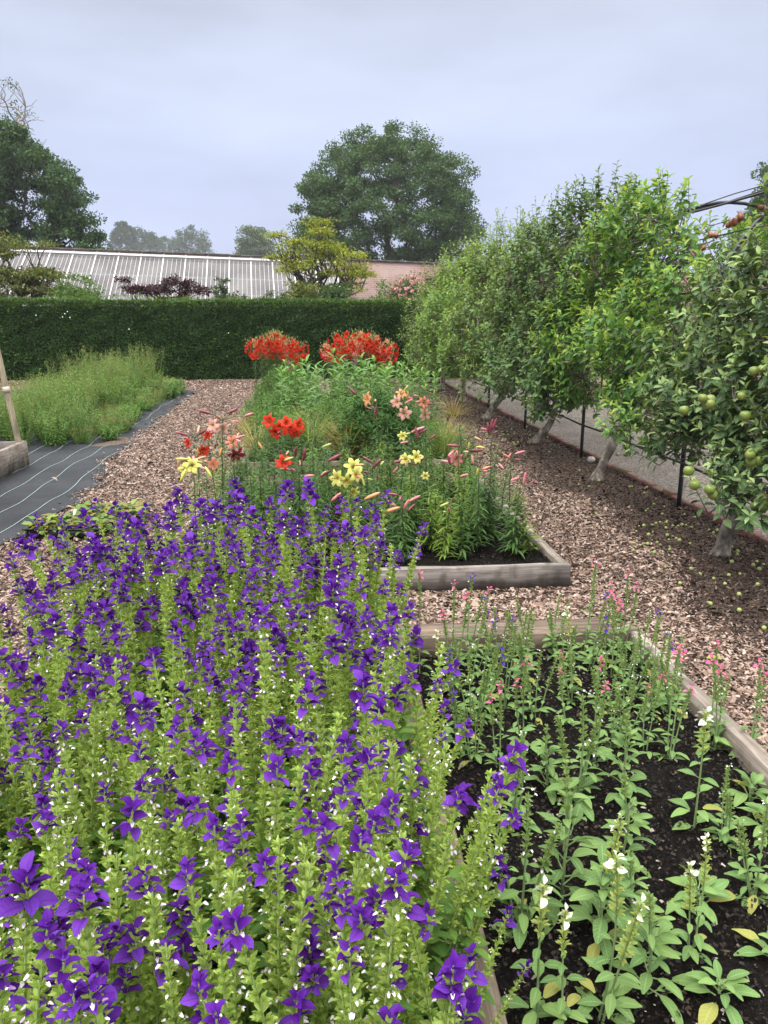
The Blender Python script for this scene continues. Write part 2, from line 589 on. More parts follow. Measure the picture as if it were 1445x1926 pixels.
n_.links.new(vo.outputs['Distance'], bp.inputs['Height']); n_.links.new(bp.outputs[0], b_.inputs['Normal'])
g = MB()
g.add([(EDGE_X + 0.05, -2, 0.012), (5.98, -2, 0.012), (5.98, 21.8, 0.012), (EDGE_X + 0.05, 21.8, 0.012)], [[0, 1, 2, 3]])
tag(g.build('gravel_path', mg, smooth=False), kind='structure')

# loose gravel on it, bark chips on the paths: uncountable
G0 = rnd(5)


def chips(mb, P, L, W, g, tilt=0.35, lift=0.01):
    n = len(P)
    tpl_v = np.array([(-.5, -.5, -.1), (-.5, .5, -.1), (0, -.42, .12), (0, .42, .14), (.5, -.3, -.05), (.5, .35, -.02)], float)
    tpl = (tpl_v, np.array([[0, 2, 3, 1], [2, 4, 5, 3]]), np.zeros((6, 2)))
    a = g.uniform(0, 6.28, n)
    d = np.stack([np.cos(a), np.sin(a), g.normal(0, tilt, n)], 1)
    M = frames(d, roll=g.normal(0, tilt * 1.3, n))
    M = M[:, :, [1, 0, 2]] * np.stack([L, W, np.minimum(L, W) * .6], 1)[:, None, :]
    mb.inst(tpl, M, P + np.array([0, 0, lift]))


def in_beds(X, Y):
    return ((X > -1.07) & (X < BX0) & (Y < 3.5)) | (X > BX0 - .03) & (X < BX1 + .03) & (((Y < 3.66)) | ((Y > 4.46) & (Y < 7.35)) | ((Y > 8.25) & (Y < 11.2)) | ((Y > 12) & (Y < 16.5)))


def fab_right(Y):
    """Right border of the woven weed membrane."""
    return np.interp(Y, [3, 5.2, 6.0, 7.2, 8.2, 9.5, 11, 13, 16, 18.6], [-2.42, -2.42, -2.3, -2.2, -2.28, -2.5, -2.55, -2.68, -2.8, -2.85]) + 0.035 * np.sin(Y * 7.3) + 0.03 * np.sin(Y * 3.1 + 1)


def chip_field(n, x0, x1, y0, y1, keep, g, lmin, lmax, zf=0.016):
    X = g.uniform(x0, x1, n)
    u = g.uniform(0, 1, n)
    Y = y0 * (y1 / y0) ** u if y0 > 0 else g.uniform(y0, y1, n)
    k = keep(X, Y)
    X, Y = X[k], Y[k]
    P = np.stack([X, Y, g.uniform(0, zf, len(X))], 1)
    L = (lmin + (lmax - lmin) * g.uniform(0, 1, len(X)) ** 1.7) * (1 + 1.1 * (g.uniform(0, 1, len(X)) > .95))
    return P, L, L * g.uniform(.25, .62, len(X))


def mulch_border(Y):
    return 2.42 + .16 * np.sin(Y * 1.3) + .1 * np.sin(Y * 3.7 + 2)


mat_chip = chip_mat('bark_chips', [(0.0310, 0.0184, 0.0129), (0.1204, 0.0736, 0.0532), (0.2580, 0.1744, 0.1353), (0.3698, 0.2720, 0.2204), (0.1548, 0.0984, 0.0730), (0.4730, 0.3640, 0.3040), (0.0645, 0.0392, 0.0281), (0.0224, 0.0136, 0.0099)])
mat_mulch = chip_mat('dark_mulch', [(0.012, 0.008, 0.006), (0.04, 0.024, 0.017), (0.02, 0.012, 0.009), (0.075, 0.048, 0.036), (0.016, 0.01, 0.008), (0.028, 0.018, 0.013), (0.2, 0.15, 0.12)])
mb = MB()
P, L, W = chip_field(175000, BX1, 3.28, 1.6, 22, lambda X, Y: (X < mulch_border(Y) + G0.normal(0, .07, len(X))) & ~in_beds(X, Y), G0, .009, .036)
chips(mb, P, L, W, G0)
P, L, W = chip_field(34000, BX0, BX1 + .1, 3.66, 4.48, lambda X, Y: ~in_beds(X, Y), G0, .01, .04)
chips(mb, P, L, W, G0)
P, L, W = chip_field(140000, -3.4, BX0, 3.0, 22.2, lambda X, Y: (X > fab_right(Y) - .05 - .12 * G0.uniform(0, 1, len(X)) ** 3) | (Y > 18.6), G0, .01, .038, .024)
chips(mb, P, L, W, G0)
P, L, W = chip_field(16000, -13, 2.4, 18.6, 22.3, lambda X, Y: ~in_beds(X, Y), G0, .03, .07)
chips(mb, P, L, W, G0)
P, L, W = chip_field(9000, BX0, BX1, 7.3, 12.1, lambda X, Y: ~in_beds(X, Y), G0, .02, .05)
chips(mb, P, L, W, G0)
tag(mb.build('bark_chips', mat_chip, smooth=False), kind='stuff', label='pale pinkish bark chips spread over the paths between the beds', cat='bark chips')
mb = MB()
P, L, W = chip_field(95000, 2.05, EDGE_X - .02, 2.2, 22, lambda X, Y: X > mulch_border(Y) + G0.normal(0, .13, len(X)), G0, .008, .03)
P[:, 2] += 0.012
chips(mb, P, L, W, G0, tilt=.5)
tag(mb.build('dark_mulch', mat_mulch, smooth=False), kind='stuff', label='dark composted mulch strip under the row of fruit trees', cat='mulch')
mb = MB()
n = 42000
X = G0.uniform(EDGE_X + .06, 5.9, n); Y = 2.5 * (20 / 2.5) ** G0.uniform(0, 1, n)
s = G0.uniform(.006, .017, n)
pv = np.array([(1, 0, 0), (0, 1, 0), (-1, 0, 0), (0, -1, 0), (0, 0, .7)], float)
tp = (pv * .5, np.array([[0, 1, 4, 4], [1, 2, 4, 4], [2, 3, 4, 4], [3, 0, 4, 4]]), np.zeros((5, 2)))
a = G0.uniform(0, 6.28, n)
M = frames(np.stack([np.cos(a), np.sin(a), G0.normal(0, .2, n)], 1)) * np.stack([s, s * G0.uniform(.6, 1.2, n), s], 1)[:, None, :]
V = np.einsum('nij,kj->nki', M, tp[0]) + np.stack([X, Y, np.full(n, .013)], 1)[:, None]
T = np.array([[0, 1, 4], [1, 2, 4], [2, 3, 4], [3, 0, 4]])
mb.add(V.reshape(-1, 3), t=(T[None] + (np.arange(n) * 5)[:, None, None]).reshape(-1, 3))
mat_peb = chip_mat('pebbles', [(0.06, 0.052, 0.045), (0.16, 0.138, 0.12), (0.28, 0.245, 0.215), (0.12, 0.1, 0.085), (0.4, 0.36, 0.33)], fine=90)
tag(mb.build('loose_gravel', mat_peb, smooth=False), kind='stuff', label='small grey brown stones lying loose on the gravel path', cat='gravel')

# ---------------------------------------------------------------- weed membrane
mat_fab, n_, b_, o_ = mat_new('woven_membrane')
tc_ = n_.nodes.new('ShaderNodeTexCoord')
nn = n_.nodes.new('ShaderNodeTexNoise'); nn.inputs['Scale'].default_value = 1.3; nn.inputs['Detail'].default_value = 6
n_.links.new(tc_.outputs['Object'], nn.inputs['Vector'])
rr = ramp_node(n_, [(0.35, (0.012, 0.0135, 0.017)), (0.65, (0.03, 0.033, 0.039))])
n_.links.new(nn.outputs['Fac'], rr.inputs[0]); n_.links.new(rr.outputs[0], b_.inputs['Base Color'])
b_.inputs['Roughness'].default_value = 0.55
b_.inputs['Specular IOR Level'].default_value = 0.14
wv = n_.nodes.new('ShaderNodeTexWave'); wv.inputs['Scale'].default_value = 160; wv.bands_direction = 'Y'
n_.links.new(tc_.outputs['Object'], wv.inputs['Vector'])
bp = n_.nodes.new('ShaderNodeBump'); bp.inputs['Strength'].default_value = 0.25; bp.inputs['Distance'].default_value = 0.002
n_.links.new(wv.outputs['Fac'], bp.inputs['Height']); n_.links.new(bp.outputs[0], b_.inputs['Normal'])


def fab_z(X, Y):
    return 0.022 + 0.012 * wob(X, Y, 3, 2.2) + 0.006 * wob(X, Y, 4, 6.5)


fab = thing('weed_membrane', 'black woven weed membrane with pale guide lines on the left path', 'weed membrane', (-4, 10, 0))
mb = MB()
ny, nx = 240, 46
Ys = np.linspace(3.2, 18.7, ny)
u = np.linspace(0, 1, nx)
X = fab_right(Ys)[:, None] + (-9.6 - fab_right(Ys)[:, None]) * (1 - u[None, ::-1]) ** 1.0
Yg = np.repeat(Ys[:, None], nx, 1)
Z = fab_z(X, Yg)
i = (np.arange(ny - 1)[:, None] * nx + np.arange(nx - 1)[None]).ravel()
mb.add(np.stack([X + 4, Yg - 10, Z], -1).reshape(-1, 3), np.stack([i, i + nx, i + nx + 1, i + 1], 1))
mb.build('fabric_sheet', mat_fab, fab)
mat_line = plain('line_thread', (0.24, 0.32, 0.31), .6)
for k in range(13):
    mb = MB()
    x0 = -2.44 - .262 * k - .03 * (k % 2)
    Yl = np.linspace(3.4, 18.5 - .1 * (k % 3), 150)
    Xl = x0 - 0.027 * (Yl - 5) + .02 * np.sin(Yl * 1.9 + k) + .012 * np.sin(Yl * 5.1 + 2 * k)
    keep = Xl < fab_right(Yl) - .02
    Xl, Yl = Xl[keep], Yl[keep]
    Zl = fab_z(Xl, Yl) + .004
    hw = .0032
    Vv = np.concatenate([np.stack([Xl - hw + 4, Yl - 10, Zl], 1), np.stack([Xl + hw + 4, Yl - 10, Zl], 1)])
    m_ = len(Xl); i = np.arange(m_ - 1)
    mb.add(Vv, np.stack([i, i + m_, i + m_ + 1, i + 1], 1))
    mb.build('guide_line', mat_line, fab)

# ---------------------------------------------------------------- raised beds
mat_pl_x = wood_mat('weathered_plank', (0.1, 0.085, 0.075), (0.26, 0.23, 0.21), (0.42, 0.385, 0.355), 'X', moss=(0.09, 0.08, 0.06))
mat_pl_y = wood_mat('weathered_plank_long', (0.11, 0.09, 0.075), (0.25, 0.21, 0.18), (0.4, 0.35, 0.31), 'Y', moss=(0.09, 0.08, 0.06))
mat_pl_d = wood_mat('damp_plank', (0.07, 0.05, 0.035), (0.17, 0.13, 0.1), (0.3, 0.24, 0.19), 'Y', moss=(0.06, 0.055, 0.03))
mat_pl_dx = wood_mat('damp_plank_cross', (0.06, 0.042, 0.03), (0.16, 0.118, 0.092), (0.28, 0.215, 0.17), 'X')
mat_soil = noise_mat('black_compost', [(0.3, (0.0025, 0.002, 0.002)), (0.72, (0.018, 0.015, 0.013)), (0.5, (0.006, 0.005, 0.0045))], scale=70, rough=0.95, spec=0.08, bump=1.0, dist=0.012)


def plank(mb, lo, hi, n=14, seed=0, rz=0.0):
    """A sawn board with slightly uneven edges, long along its longest axis."""
    g = rnd(seed); lo = np.array(lo, float); hi = np.array(hi, float)
    ax = 0 if (hi - lo)[0] > (hi - lo)[1] else 1
    o = 1 - ax
    t = np.linspace(lo[ax], hi[ax], n)
    c = 0.006
    w = hi[o] - lo[o]; h = hi[2] - lo[2]
    prof = np.array([(0, 0), (w, 0), (w, h - c), (w - c, h), (c, h), (0, h - c)])
    V = []
    for k, tt in enumerate(t):
        j = g.normal(0, .0018, (6, 2))
        for q_ in range(6):
            p = np.zeros(3); p[ax] = tt; p[o] = lo[o] + prof[q_][0] + j[q_][0] + .004 * math.sin(tt * 1.7 + seed); p[2] = lo[2] + prof[q_][1] + j[q_][1]
            V.append(p)
    V = np.array(V)
    Q = []
    for k in range(n - 1):
        for q_ in range(6):
            a_, b__ = k * 6 + q_, k * 6 + (q_ + 1) % 6
            Q.append((a_, b__, b__ + 6, a_ + 6) if ax == 1 else (b__, a_, a_ + 6, b__ + 6))
    e0 = [0, 1, 2, 5]; e1 = [2, 3, 4, 5]
    f = (n - 1) * 6
    for e_ in (e0, e1):
        Q.append(tuple(e_)); Q.append(tuple(x_ + f for x_ in e_[::-1]))
    if rz:
        cc = V.mean(0); m_ = np.array([[math.cos(rz), -math.sin(rz), 0], [math.sin(rz), math.cos(rz), 0], [0, 0, 1]])
        V = (V - cc) @ m_.T + cc
    mb.add(V, Q)


def soil(name, x0, x1, y0, y1, z, seed):
    mb = MB(); d = .03
    nx, ny = int((x1 - x0) / d), int((y1 - y0) / d)
    X, Y = np.meshgrid(np.linspace(x0, x1, nx), np.linspace(y0, y1, ny))
    g = rnd(seed)
    Z = z + .014 * wob(X, Y, seed, 6) + .01 * wob(X, Y, seed + 1, 24) + g.normal(0, .007, X.shape)
    i = (np.arange(ny - 1)[:, None] * nx + np.arange(nx - 1)[None]).ravel()
    mb.add(np.stack([X, Y, Z], -1).reshape(-1, 3), np.stack([i, i + 1, i + nx + 1, i + nx], 1))
    return tag(mb.build(name, mat_soil), kind='structure')


def bed(label, y0, y1, h, seed, front=True, divider=False, fm=None, bx0=BX0):
    t = thing('raised_bed', label, 'raised bed', ((BX0 + BX1) / 2, (y0 + y1) / 2, 0))
    off = np.array(t.location)
    tk = .055

    def pl(nm, lo, hi, m, s, lab=None):
        mb = MB(); plank(mb, np.array(lo) - off, np.array(hi) - off, seed=s)
        o = mb.build(nm, m, t, smooth=False)
        if lab: o['label'] = lab
        return o
    if front:
        pl('front_plank', (bx0, y0, 0), (BX1, y0 + tk, h), fm or mat_pl_x, seed)
    pl('side_plank', (BX1 - tk, y0 + tk + .002, 0), (BX1, y1 - tk - .002, h - .004), mat_pl_y, seed + 1)
    pl('side_plank', (bx0, y0 + tk + .002, 0), (bx0 + tk, y1 - tk - .002, h - .003), mat_pl_y, seed + 2)
    pl('back_plank', (bx0, y1 - tk, 0), (BX1, y1, h), mat_pl_dx, seed + 3)
    if divider:
        pl('divider_plank', (0.30, y0, 0), (0.385, y1 - tk - .002, h + .004), mat_pl_d, seed + 4, 'damp brown divider plank streaked with moss')
    return t


bed('weathered plank bed in the foreground, split by a divider plank, sages both sides', 0.0, 3.47, .17, 20, front=False, divider=True, bx0=-1.04)
bed('grey plank bed behind the foreground bed, holding the lilies', 4.5, 7.3, .155, 30)
bed('brown plank bed behind the lily bed, holding the dark bush and grasses', 8.3, 11.1, .15, 40, fm=mat_pl_dx)
bed('farthest plank bed of the column, below the tall red lilies', 12.1, 16.3, .18, 50)
mb = MB(); plank(mb, (-1.0, 3.50, 0), (1.42, 3.63, .155), seed=61, rz=R(-.4))
tag(mb.build('loose_plank', mat_pl_dx, smooth=False), 'long brown plank lying tight behind the foreground bed', 'plank')
soil('soil', -.99, .302, 0.0, 3.42, .07, 71)
soil('soil', .384, BX1 - .05, 0.0, 3.42, .075, 72)
soil('soil', BX0 + .05, BX1 - .05, 4.55, 7.25, .1, 73)
soil('soil', BX0 + .05, BX1 - .05, 8.35, 11.05, .1, 74)
soil('soil', BX0 + .05, BX1 - .05, 12.15, 16.25, .1, 75)
# clods and flecks on the compost
mat_fleck = chip_mat('compost_flecks', [(0.008, 0.007, 0.006), (0.02, 0.016, 0.013), (0.012, 0.01, 0.008), (0.05, 0.03, 0.02), (0.016, 0.013, 0.01), (0.01, 0.008, 0.007), (0.03, 0.02, 0.014), (0.007, 0.006, 0.005), (0.02, 0.016, 0.013), (0.012, 0.01, 0.008), (0.34, 0.3, 0.26)])
mb = MB()
for (x0, x1, y0, y1, n) in ((.39, 1.5, .5, 3.4, 14000), (BX0 + .06, 1.5, 4.56, 7.2, 7000)):
    P = np.stack([G0.uniform(x0, x1, n), G0.uniform(y0, y1, n), np.full(n, .088 if y0 < 3 else .108)], 1)
    L = G0.uniform(.003, .014, n) * (1 + .5 * (G0.uniform(0, 1, n) > .97))
    chips(mb, P, L, L * G0.uniform(.4, .9, n), G0, tilt=.5)
tag(mb.build('compost_flecks', mat_fleck, smooth=False), kind='stuff', label='crumbs and pale flecks on the black compost of the beds', cat='compost crumbs')

# far-left bed with its stake
t = thing('raised_bed', 'grey plank bed at the left edge beside the weed membrane, stake at its corner', 'raised bed', (-3.4, 8.9, 0))
for nm, lo, hi, m_, s_ in (('side_plank', (-3.40, 5.2, 0), (-3.345, 9.06, .31), mat_pl_y, 81), ('back_plank', (-5.6, 9.0, 0), (-3.402, 9.055, .305), mat_pl_x, 82), ('side_plank', (-5.66, 5.2, 0), (-5.602, 9.06, .31), mat_pl_y, 83)):
    mb = MB(); plank(mb, np.array(lo) - np.array(t.location), np.array(hi) - np.array(t.location), seed=s_); mb.build(nm, m_, t, smooth=False)
soil('soil', -5.6, -3.4, 5.2, 9.0, .2, 84)
mat_stake = wood_mat('stake_wood', (0.2, 0.16, 0.1), (0.36, 0.3, 0.2), (0.5, 0.43, 0.31), 'Z')
p0 = at(38, 845, Y=8.94); p1 = at(-6, 655, Y=8.94)
p1 = p0 + (p1 - p0) * 1.35
t = thing('stake', 'pale square wooden stake leaning left out of the corner of the left bed', 'stake', tuple(p0 * [1, 1, 0]))
mb = MB(); q0 = p0 - (p1 - p0) * .15
mb.tube((np.array([q0 + (p1 - q0) * k_ for k_ in np.linspace(0, 1, 6)]) - np.array(t.location)), np.array([.036, .035, .036, .034, .035, .034]), sides=4)
mb.build('post', mat_stake, t, smooth=False)
mb = MB(); c = p0 + (p1 - p0) * .42 - np.array(t.location)
mb.tube([c, c + (p1 - p0) * .045], [.0385, .039], sides=4)
mb.build('tape_wrap', plain('tape', (0.5, 0.45, 0.36), .6), t, smooth=False)

# ---------------------------------------------------------------- brick edging of the gravel
mat_brick_e = chip_mat('edging_brick', [(0.1, 0.045, 0.04), (0.19, 0.085, 0.075), (0.14, 0.075, 0.065), (0.09, 0.07, 0.035), (0.22, 0.11, 0.1)], fine=25)
t = thing('brick_edging', 'row of worn red edging bricks between dark mulch and gravel path', 'brick edging', (EDGE_X, 10, 0))
mb = MB(); g = rnd(90); y = 1.5
while y < 21.5:
    l_ = g.uniform(.205, .222); dx = g.normal(0, .007); hz = g.uniform(.052, .078)
    mb.box((-.033 + dx, y - 10, 0), (.033 + dx, y + l_ - .012 - 10, hz), rz=g.normal(0, .025))
    y += l_
ob = mb.build('brick_row', mat_brick_e, t, smooth=False)
bv = ob.modifiers.new('bevel', 'BEVEL'); bv.width = .012; bv.segments = 2

# ================================================================ HEDGE, GREENHOUSE, WALL, TREES BEHIND
HY0, HY1, HZ = 22.75, 24.3, 2.17
mat_yew = leaf_mat('yew_leaf', [(0.0260, 0.0615, 0.0193), (0.0455, 0.1025, 0.0276), (0.0683, 0.1464, 0.0372), (0.0325, 0.0761, 0.0248), (0.1056, 0.1976, 0.0469)], trans=.12, rough=.5)
mat_yewtip = leaf_mat('yew_skylit_leaf', [(.09, .17, .035), (.13, .21, .045), (.06, .13, .03)], trans=.2)  # lighter yellow-green: skylight on the hedge top painted into the leaf colour
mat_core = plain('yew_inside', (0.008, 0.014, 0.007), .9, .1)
hd = thing('hedge', 'tall clipped dark green yew hedge across the end of the garden', 'hedge', (-4, 23.5, 0))
g = rnd(101)
HX0, HX1 = -14, 7.5


def hface(X, Z):
    return HY0 + .07 * wob(X, Z, 7, 2.3) + .05 * wob(X, Z, 8, 7) + .08 * wob(X, Z * .3, 9, .9)


def htop(X, Y):
    return HZ + .04 * wob(X, Y, 11, 1.1) + .03 * wob(X, Y, 12, 5)


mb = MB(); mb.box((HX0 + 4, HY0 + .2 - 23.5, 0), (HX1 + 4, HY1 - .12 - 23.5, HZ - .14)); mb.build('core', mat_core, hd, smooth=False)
mb = MB(); n = 150000
X = g.uniform(HX0, HX1, n); Z = g.uniform(0, HZ, n) ** 1.0
P1 = np.stack([X, hface(X, Z) + g.exponential(.035, n) - .02, Z], 1)
d1 = nrm(np.stack([g.normal(0, .7, n), -1 + g.normal(0, .45, n), g.normal(.35, .6, n)], 1))
n2 = 45000
X = g.uniform(HX0, HX1, n2); Y = g.uniform(HY0, HY1, n2)
P2 = np.stack([X, Y, htop(X, Y) - g.exponential(.03, n2)], 1)
d2 = nrm(np.stack([g.normal(0, .6, n2), g.normal(-.2, .6, n2), 1 + g.normal(0, .4, n2)], 1))
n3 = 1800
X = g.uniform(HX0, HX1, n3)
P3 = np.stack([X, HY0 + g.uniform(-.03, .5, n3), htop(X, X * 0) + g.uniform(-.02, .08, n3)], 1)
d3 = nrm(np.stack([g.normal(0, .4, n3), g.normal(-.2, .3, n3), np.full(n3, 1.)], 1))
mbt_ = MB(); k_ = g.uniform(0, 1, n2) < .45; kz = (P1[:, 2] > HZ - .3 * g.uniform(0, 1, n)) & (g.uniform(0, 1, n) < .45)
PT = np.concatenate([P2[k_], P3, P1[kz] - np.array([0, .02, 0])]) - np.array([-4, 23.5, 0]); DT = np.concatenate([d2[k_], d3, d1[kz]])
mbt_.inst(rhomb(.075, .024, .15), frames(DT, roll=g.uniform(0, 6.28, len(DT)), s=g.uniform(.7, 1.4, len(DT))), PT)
mbt_.build('skylit_sprays', mat_yewtip, hd)
P = np.concatenate([P1, P2]) - np.array([-4, 23.5, 0]); D = np.concatenate([d1, d2])
mb.inst(rhomb(.075, .026, .15), frames(D, roll=g.uniform(0, 6.28, len(D)), s=g.uniform(.6, 1.3, len(D))), P)
mb.build('foliage', mat_yew, hd)
# bindweed flowers in it
mbf = MB()
for px, py in ((122, 590), (127, 586), (118, 596), (68, 593), (243, 619), (13, 668), (430, 626), (132, 597)):
    p = at(px, py, Y=HY0 - .06)
    mbf.lathe([(.003, 0), (.006, .01), (.014, .018), (.016, .02)], p - np.array([-4, 23.5, 0]), (0.1, -1, .2), 8)
mbf.build('bindweed_flower', plain('white_petal', (.85, .85, .82), .6), hd)

# ---- greenhouse: long lean-to glass roof against the garden wall, turned away to the right
GA = R(-4)                              # direction of its ridge
GD = np.array([math.cos(GA), -math.sin(GA), 0])      # along the ridge, to the right and away
GN = np.array([-math.sin(GA), -math.cos(GA), 0])     # down the slope towards the garden
GO = at(530, 485, Y=46.0)                # a point of the ridge
GZ = GO[2]
SL = math.tan(R(31))


def gpt(s, r, lift=0.0):
    """s metres along the ridge, r metres down (horizontally) from the ridge, lift off the glass."""
    p = GO + GD * s + GN * r
    return np.array([p[0], p[1], GZ - .08 - SL * r - .026 * s + lift])


mat_white = noise_mat('white_paint', [(0.3, (.45, .45, .46)), (0.7, (.62, .62, .63))], scale=3, rough=.5, bump=0)
mat_glass, n_, b_, o_ = mat_new('greenhouse_glass')
b_.inputs['Base Color'].default_value = (.55, .55, .57, 1)
b_.inputs['Roughness'].default_value = .2
b_.inputs['Specular IOR Level'].default_value = .22
tcg = n_.nodes.new('ShaderNodeTexCoord'); ng = n_.nodes.new('ShaderNodeTexNoise'); ng.inputs['Scale'].default_value = .6; ng.inputs['Detail'].default_value = 5
n_.links.new(tcg.outputs['Object'], ng.inputs['Vector'])
rg = ramp_node(n_, [(.35, (.09, .085, .09)), (.65, (.16, .155, .16))])
n_.links.new(ng.outputs['Fac'], rg.inputs[0]); n_.links.new(rg.outputs[0], b_.inputs['Base Color'])
tr_ = n_.nodes.new('ShaderNodeBsdfTransparent'); tr_.inputs['Color'].default_value = (.9, .92, .92, 1)
ms_ = n_.nodes.new('ShaderNodeMixShader'); ms_.inputs[0].default_value = .3
n_.links.new(b_.outputs[0], ms_.inputs[1]); n_.links.new(tr_.outputs[0], ms_.inputs[2]); n_.links.new(ms_.outputs[0], o_.inputs[0])

S0, S1, RL = -21.0, 3.0, 5.4
gh = thing('greenhouse', 'long white framed lean-to greenhouse with a sloping glass roof behind the hedge', 'greenhouse', (0, 0, 0))
mb = MB()
mb.add([gpt(S0, 0), gpt(S1, 0), gpt(S1, RL), gpt(S0, RL)], [[3, 2, 1, 0]])
mb.build('glass_roof', mat_glass, gh, smooth=False)


def bar(mb, a, b, wd, ht, lift=.0):
    """Rectangular bar on the slope."""
    a = np.array(a); b = np.array(b); d = nrm(b - a)
    up = nrm(np.cross(GD, nrm(gpt(0, 1) - gpt(0, 0)))); up = up if up[2] > 0 else -up
    sx_ = nrm(np.cross(d, up))
    V = []
    for p in (a, b):
        for s_, h_ in ((-1, 0), (1, 0), (1, 1), (-1, 1)):
            V.append(p + sx_ * s_ * wd / 2 + up * (h_ * ht + lift))
    mb.add(V, [[0, 1, 5, 4], [1, 2, 6, 5], [2, 3, 7, 6], [3, 0, 4, 7], [0, 3, 2, 1], [4, 5, 6, 7]])


pitch_ = 1.18
k = 0; s = S1
mbn = MB()
while s > S0:
    mb = MB(); bar(mb, gpt(s, -.05), gpt(s, RL), .065, .06, .0); mb.build('rafter', mat_white, gh, smooth=False)
    for j in range(1, 5):
        bar(mbn, gpt(s - pitch_ * j / 5, .38), gpt(s - pitch_ * j / 5, RL), .016, .02, .003)
    s -= pitch_
mbn.build('glazing_bars', mat_white, gh, smooth=False)
for r_, wd in ((.34, .1), (2.05, .13), (3.55, .13), (5.3, .15)):
    mb = MB(); bar(mb, gpt(S0, r_), gpt(S1, r_), wd, .03, -.04 if r_ > 1 else .095); mb.build('purlin', mat_white, gh, smooth=False)
mb = MB(); bar(mb, gpt(S0, .12), gpt(S1, .12), .3, .02, .005); mb.build('vent_board', mat_white, gh, smooth=False)
# white inside wall and end frame
mb = MB()
e0 = gpt(S1, 0); e1 = gpt(S1, RL)
for f_ in (0, .33, .66, 1.0):
    p = e0 + (e1 - e0) * f_
    mb.edges([p - np.array([0, 0, .02])], [[p[0], p[1], 0]], .035, .035, 4)
mb.build('end_frame', mat_white, gh, smooth=False)
mb = MB(); p = [gpt(S0, RL), gpt(S1, RL)]
mb.add([p[0], p[1], [p[1][0], p[1][1], 0], [p[0][0], p[0][1], 0]], [[0, 1, 2, 3]]); mb.build('front_glass', mat_glass, gh, smooth=False)

# ---- garden wall: old pink brick, white-washed near the greenhouse
mat_brick, n_, b_, o_ = mat_new('old_brick')
tcb = n_.nodes.new('ShaderNodeTexCoord')
mpb = n_.nodes.new('ShaderNodeMapping'); mpb.inputs['Rotation'].default_value = (R(90), 0, 0)
n_.links.new(tcb.outputs['Object'], mpb.inputs[0])
bk = n_.nodes.new('ShaderNodeTexBrick'); bk.inputs['Scale'].default_value = 1.0
bk.inputs['Brick Width'].default_value = .34; bk.inputs['Row Height'].default_value = .115; bk.inputs['Mortar Size'].default_value = .016
bk.inputs['Color1'].default_value = (.14, .055, .04, 1); bk.inputs['Color2'].default_value = (.24, .115, .09, 1); bk.inputs['Mortar'].default_value = (.26, .2, .17, 1)
n_.links.new(mpb.outputs[0], bk.inputs['Vector'])
nb = n_.nodes.new('ShaderNodeTexNoise'); nb.inputs['Scale'].default_value = .8; nb.inputs['Detail'].default_value = 7
n_.links.new(tcb.outputs['Object'], nb.inputs['Vector'])
spb = n_.nodes.new('ShaderNodeSeparateXYZ'); n_.links.new(tcb.outputs['Object'], spb.inputs[0])
adx = n_.nodes.new('ShaderNodeMapRange'); adx.inputs['From Min'].default_value = 7.6; adx.inputs['From Max'].default_value = 8.0
adx.inputs['To Min'].default_value = .62; adx.inputs['To Max'].default_value = .16
n_.links.new(spb.outputs[0], adx.inputs['Value'])
mlt = n_.nodes.new('ShaderNodeMath'); mlt.operation = 'MULTIPLY'
rb = ramp_node(n_, [(.38, (.05, .05, .05)), (.6, (1, 1, 1))]); n_.links.new(nb.outputs['Fac'], rb.inputs[0])
n_.links.new(rb.outputs[0], mlt.inputs[0]); n_.links.new(adx.outputs[0], mlt.inputs[1])
mxb = n_.nodes.new('ShaderNodeMix'); mxb.data_type = 'RGBA'; n_.links.new(mlt.outputs[0], mxb.inputs[0])
n_.links.new(bk.outputs['Color'], mxb.inputs[6]); mxb.inputs[7].default_value = (.34, .26, .24, 1)
n_.links.new(mxb.outputs[2], b_.inputs['Base Color']); b_.inputs['Roughness'].default_value = .9
bw = thing('garden_wall', 'old pinkish brick garden wall behind the greenhouse, whitewashed in places', 'wall', tuple(GO - np.array([0, 0, GZ])), -GA)
bw.rotation_euler.y = .026
mb = MB(); mb.box((-24, 0, 0), (34, .45, GZ)); mb.build('brickwork', mat_brick, bw, smooth=False)
mat_cop = noise_mat('coping_stone', [(.3, (.05, .045, .04)), (.7, (.16, .14, .12))], scale=4, rough=.9)
mb = MB(); g = rnd(111)
x = -24
while x < 34:
    mb.box((x, -.07, GZ + .002), (x + .58, .52, GZ + .09 + g.normal(0, .008))); x += .6
mb.build('coping', mat_cop, bw, smooth=False)


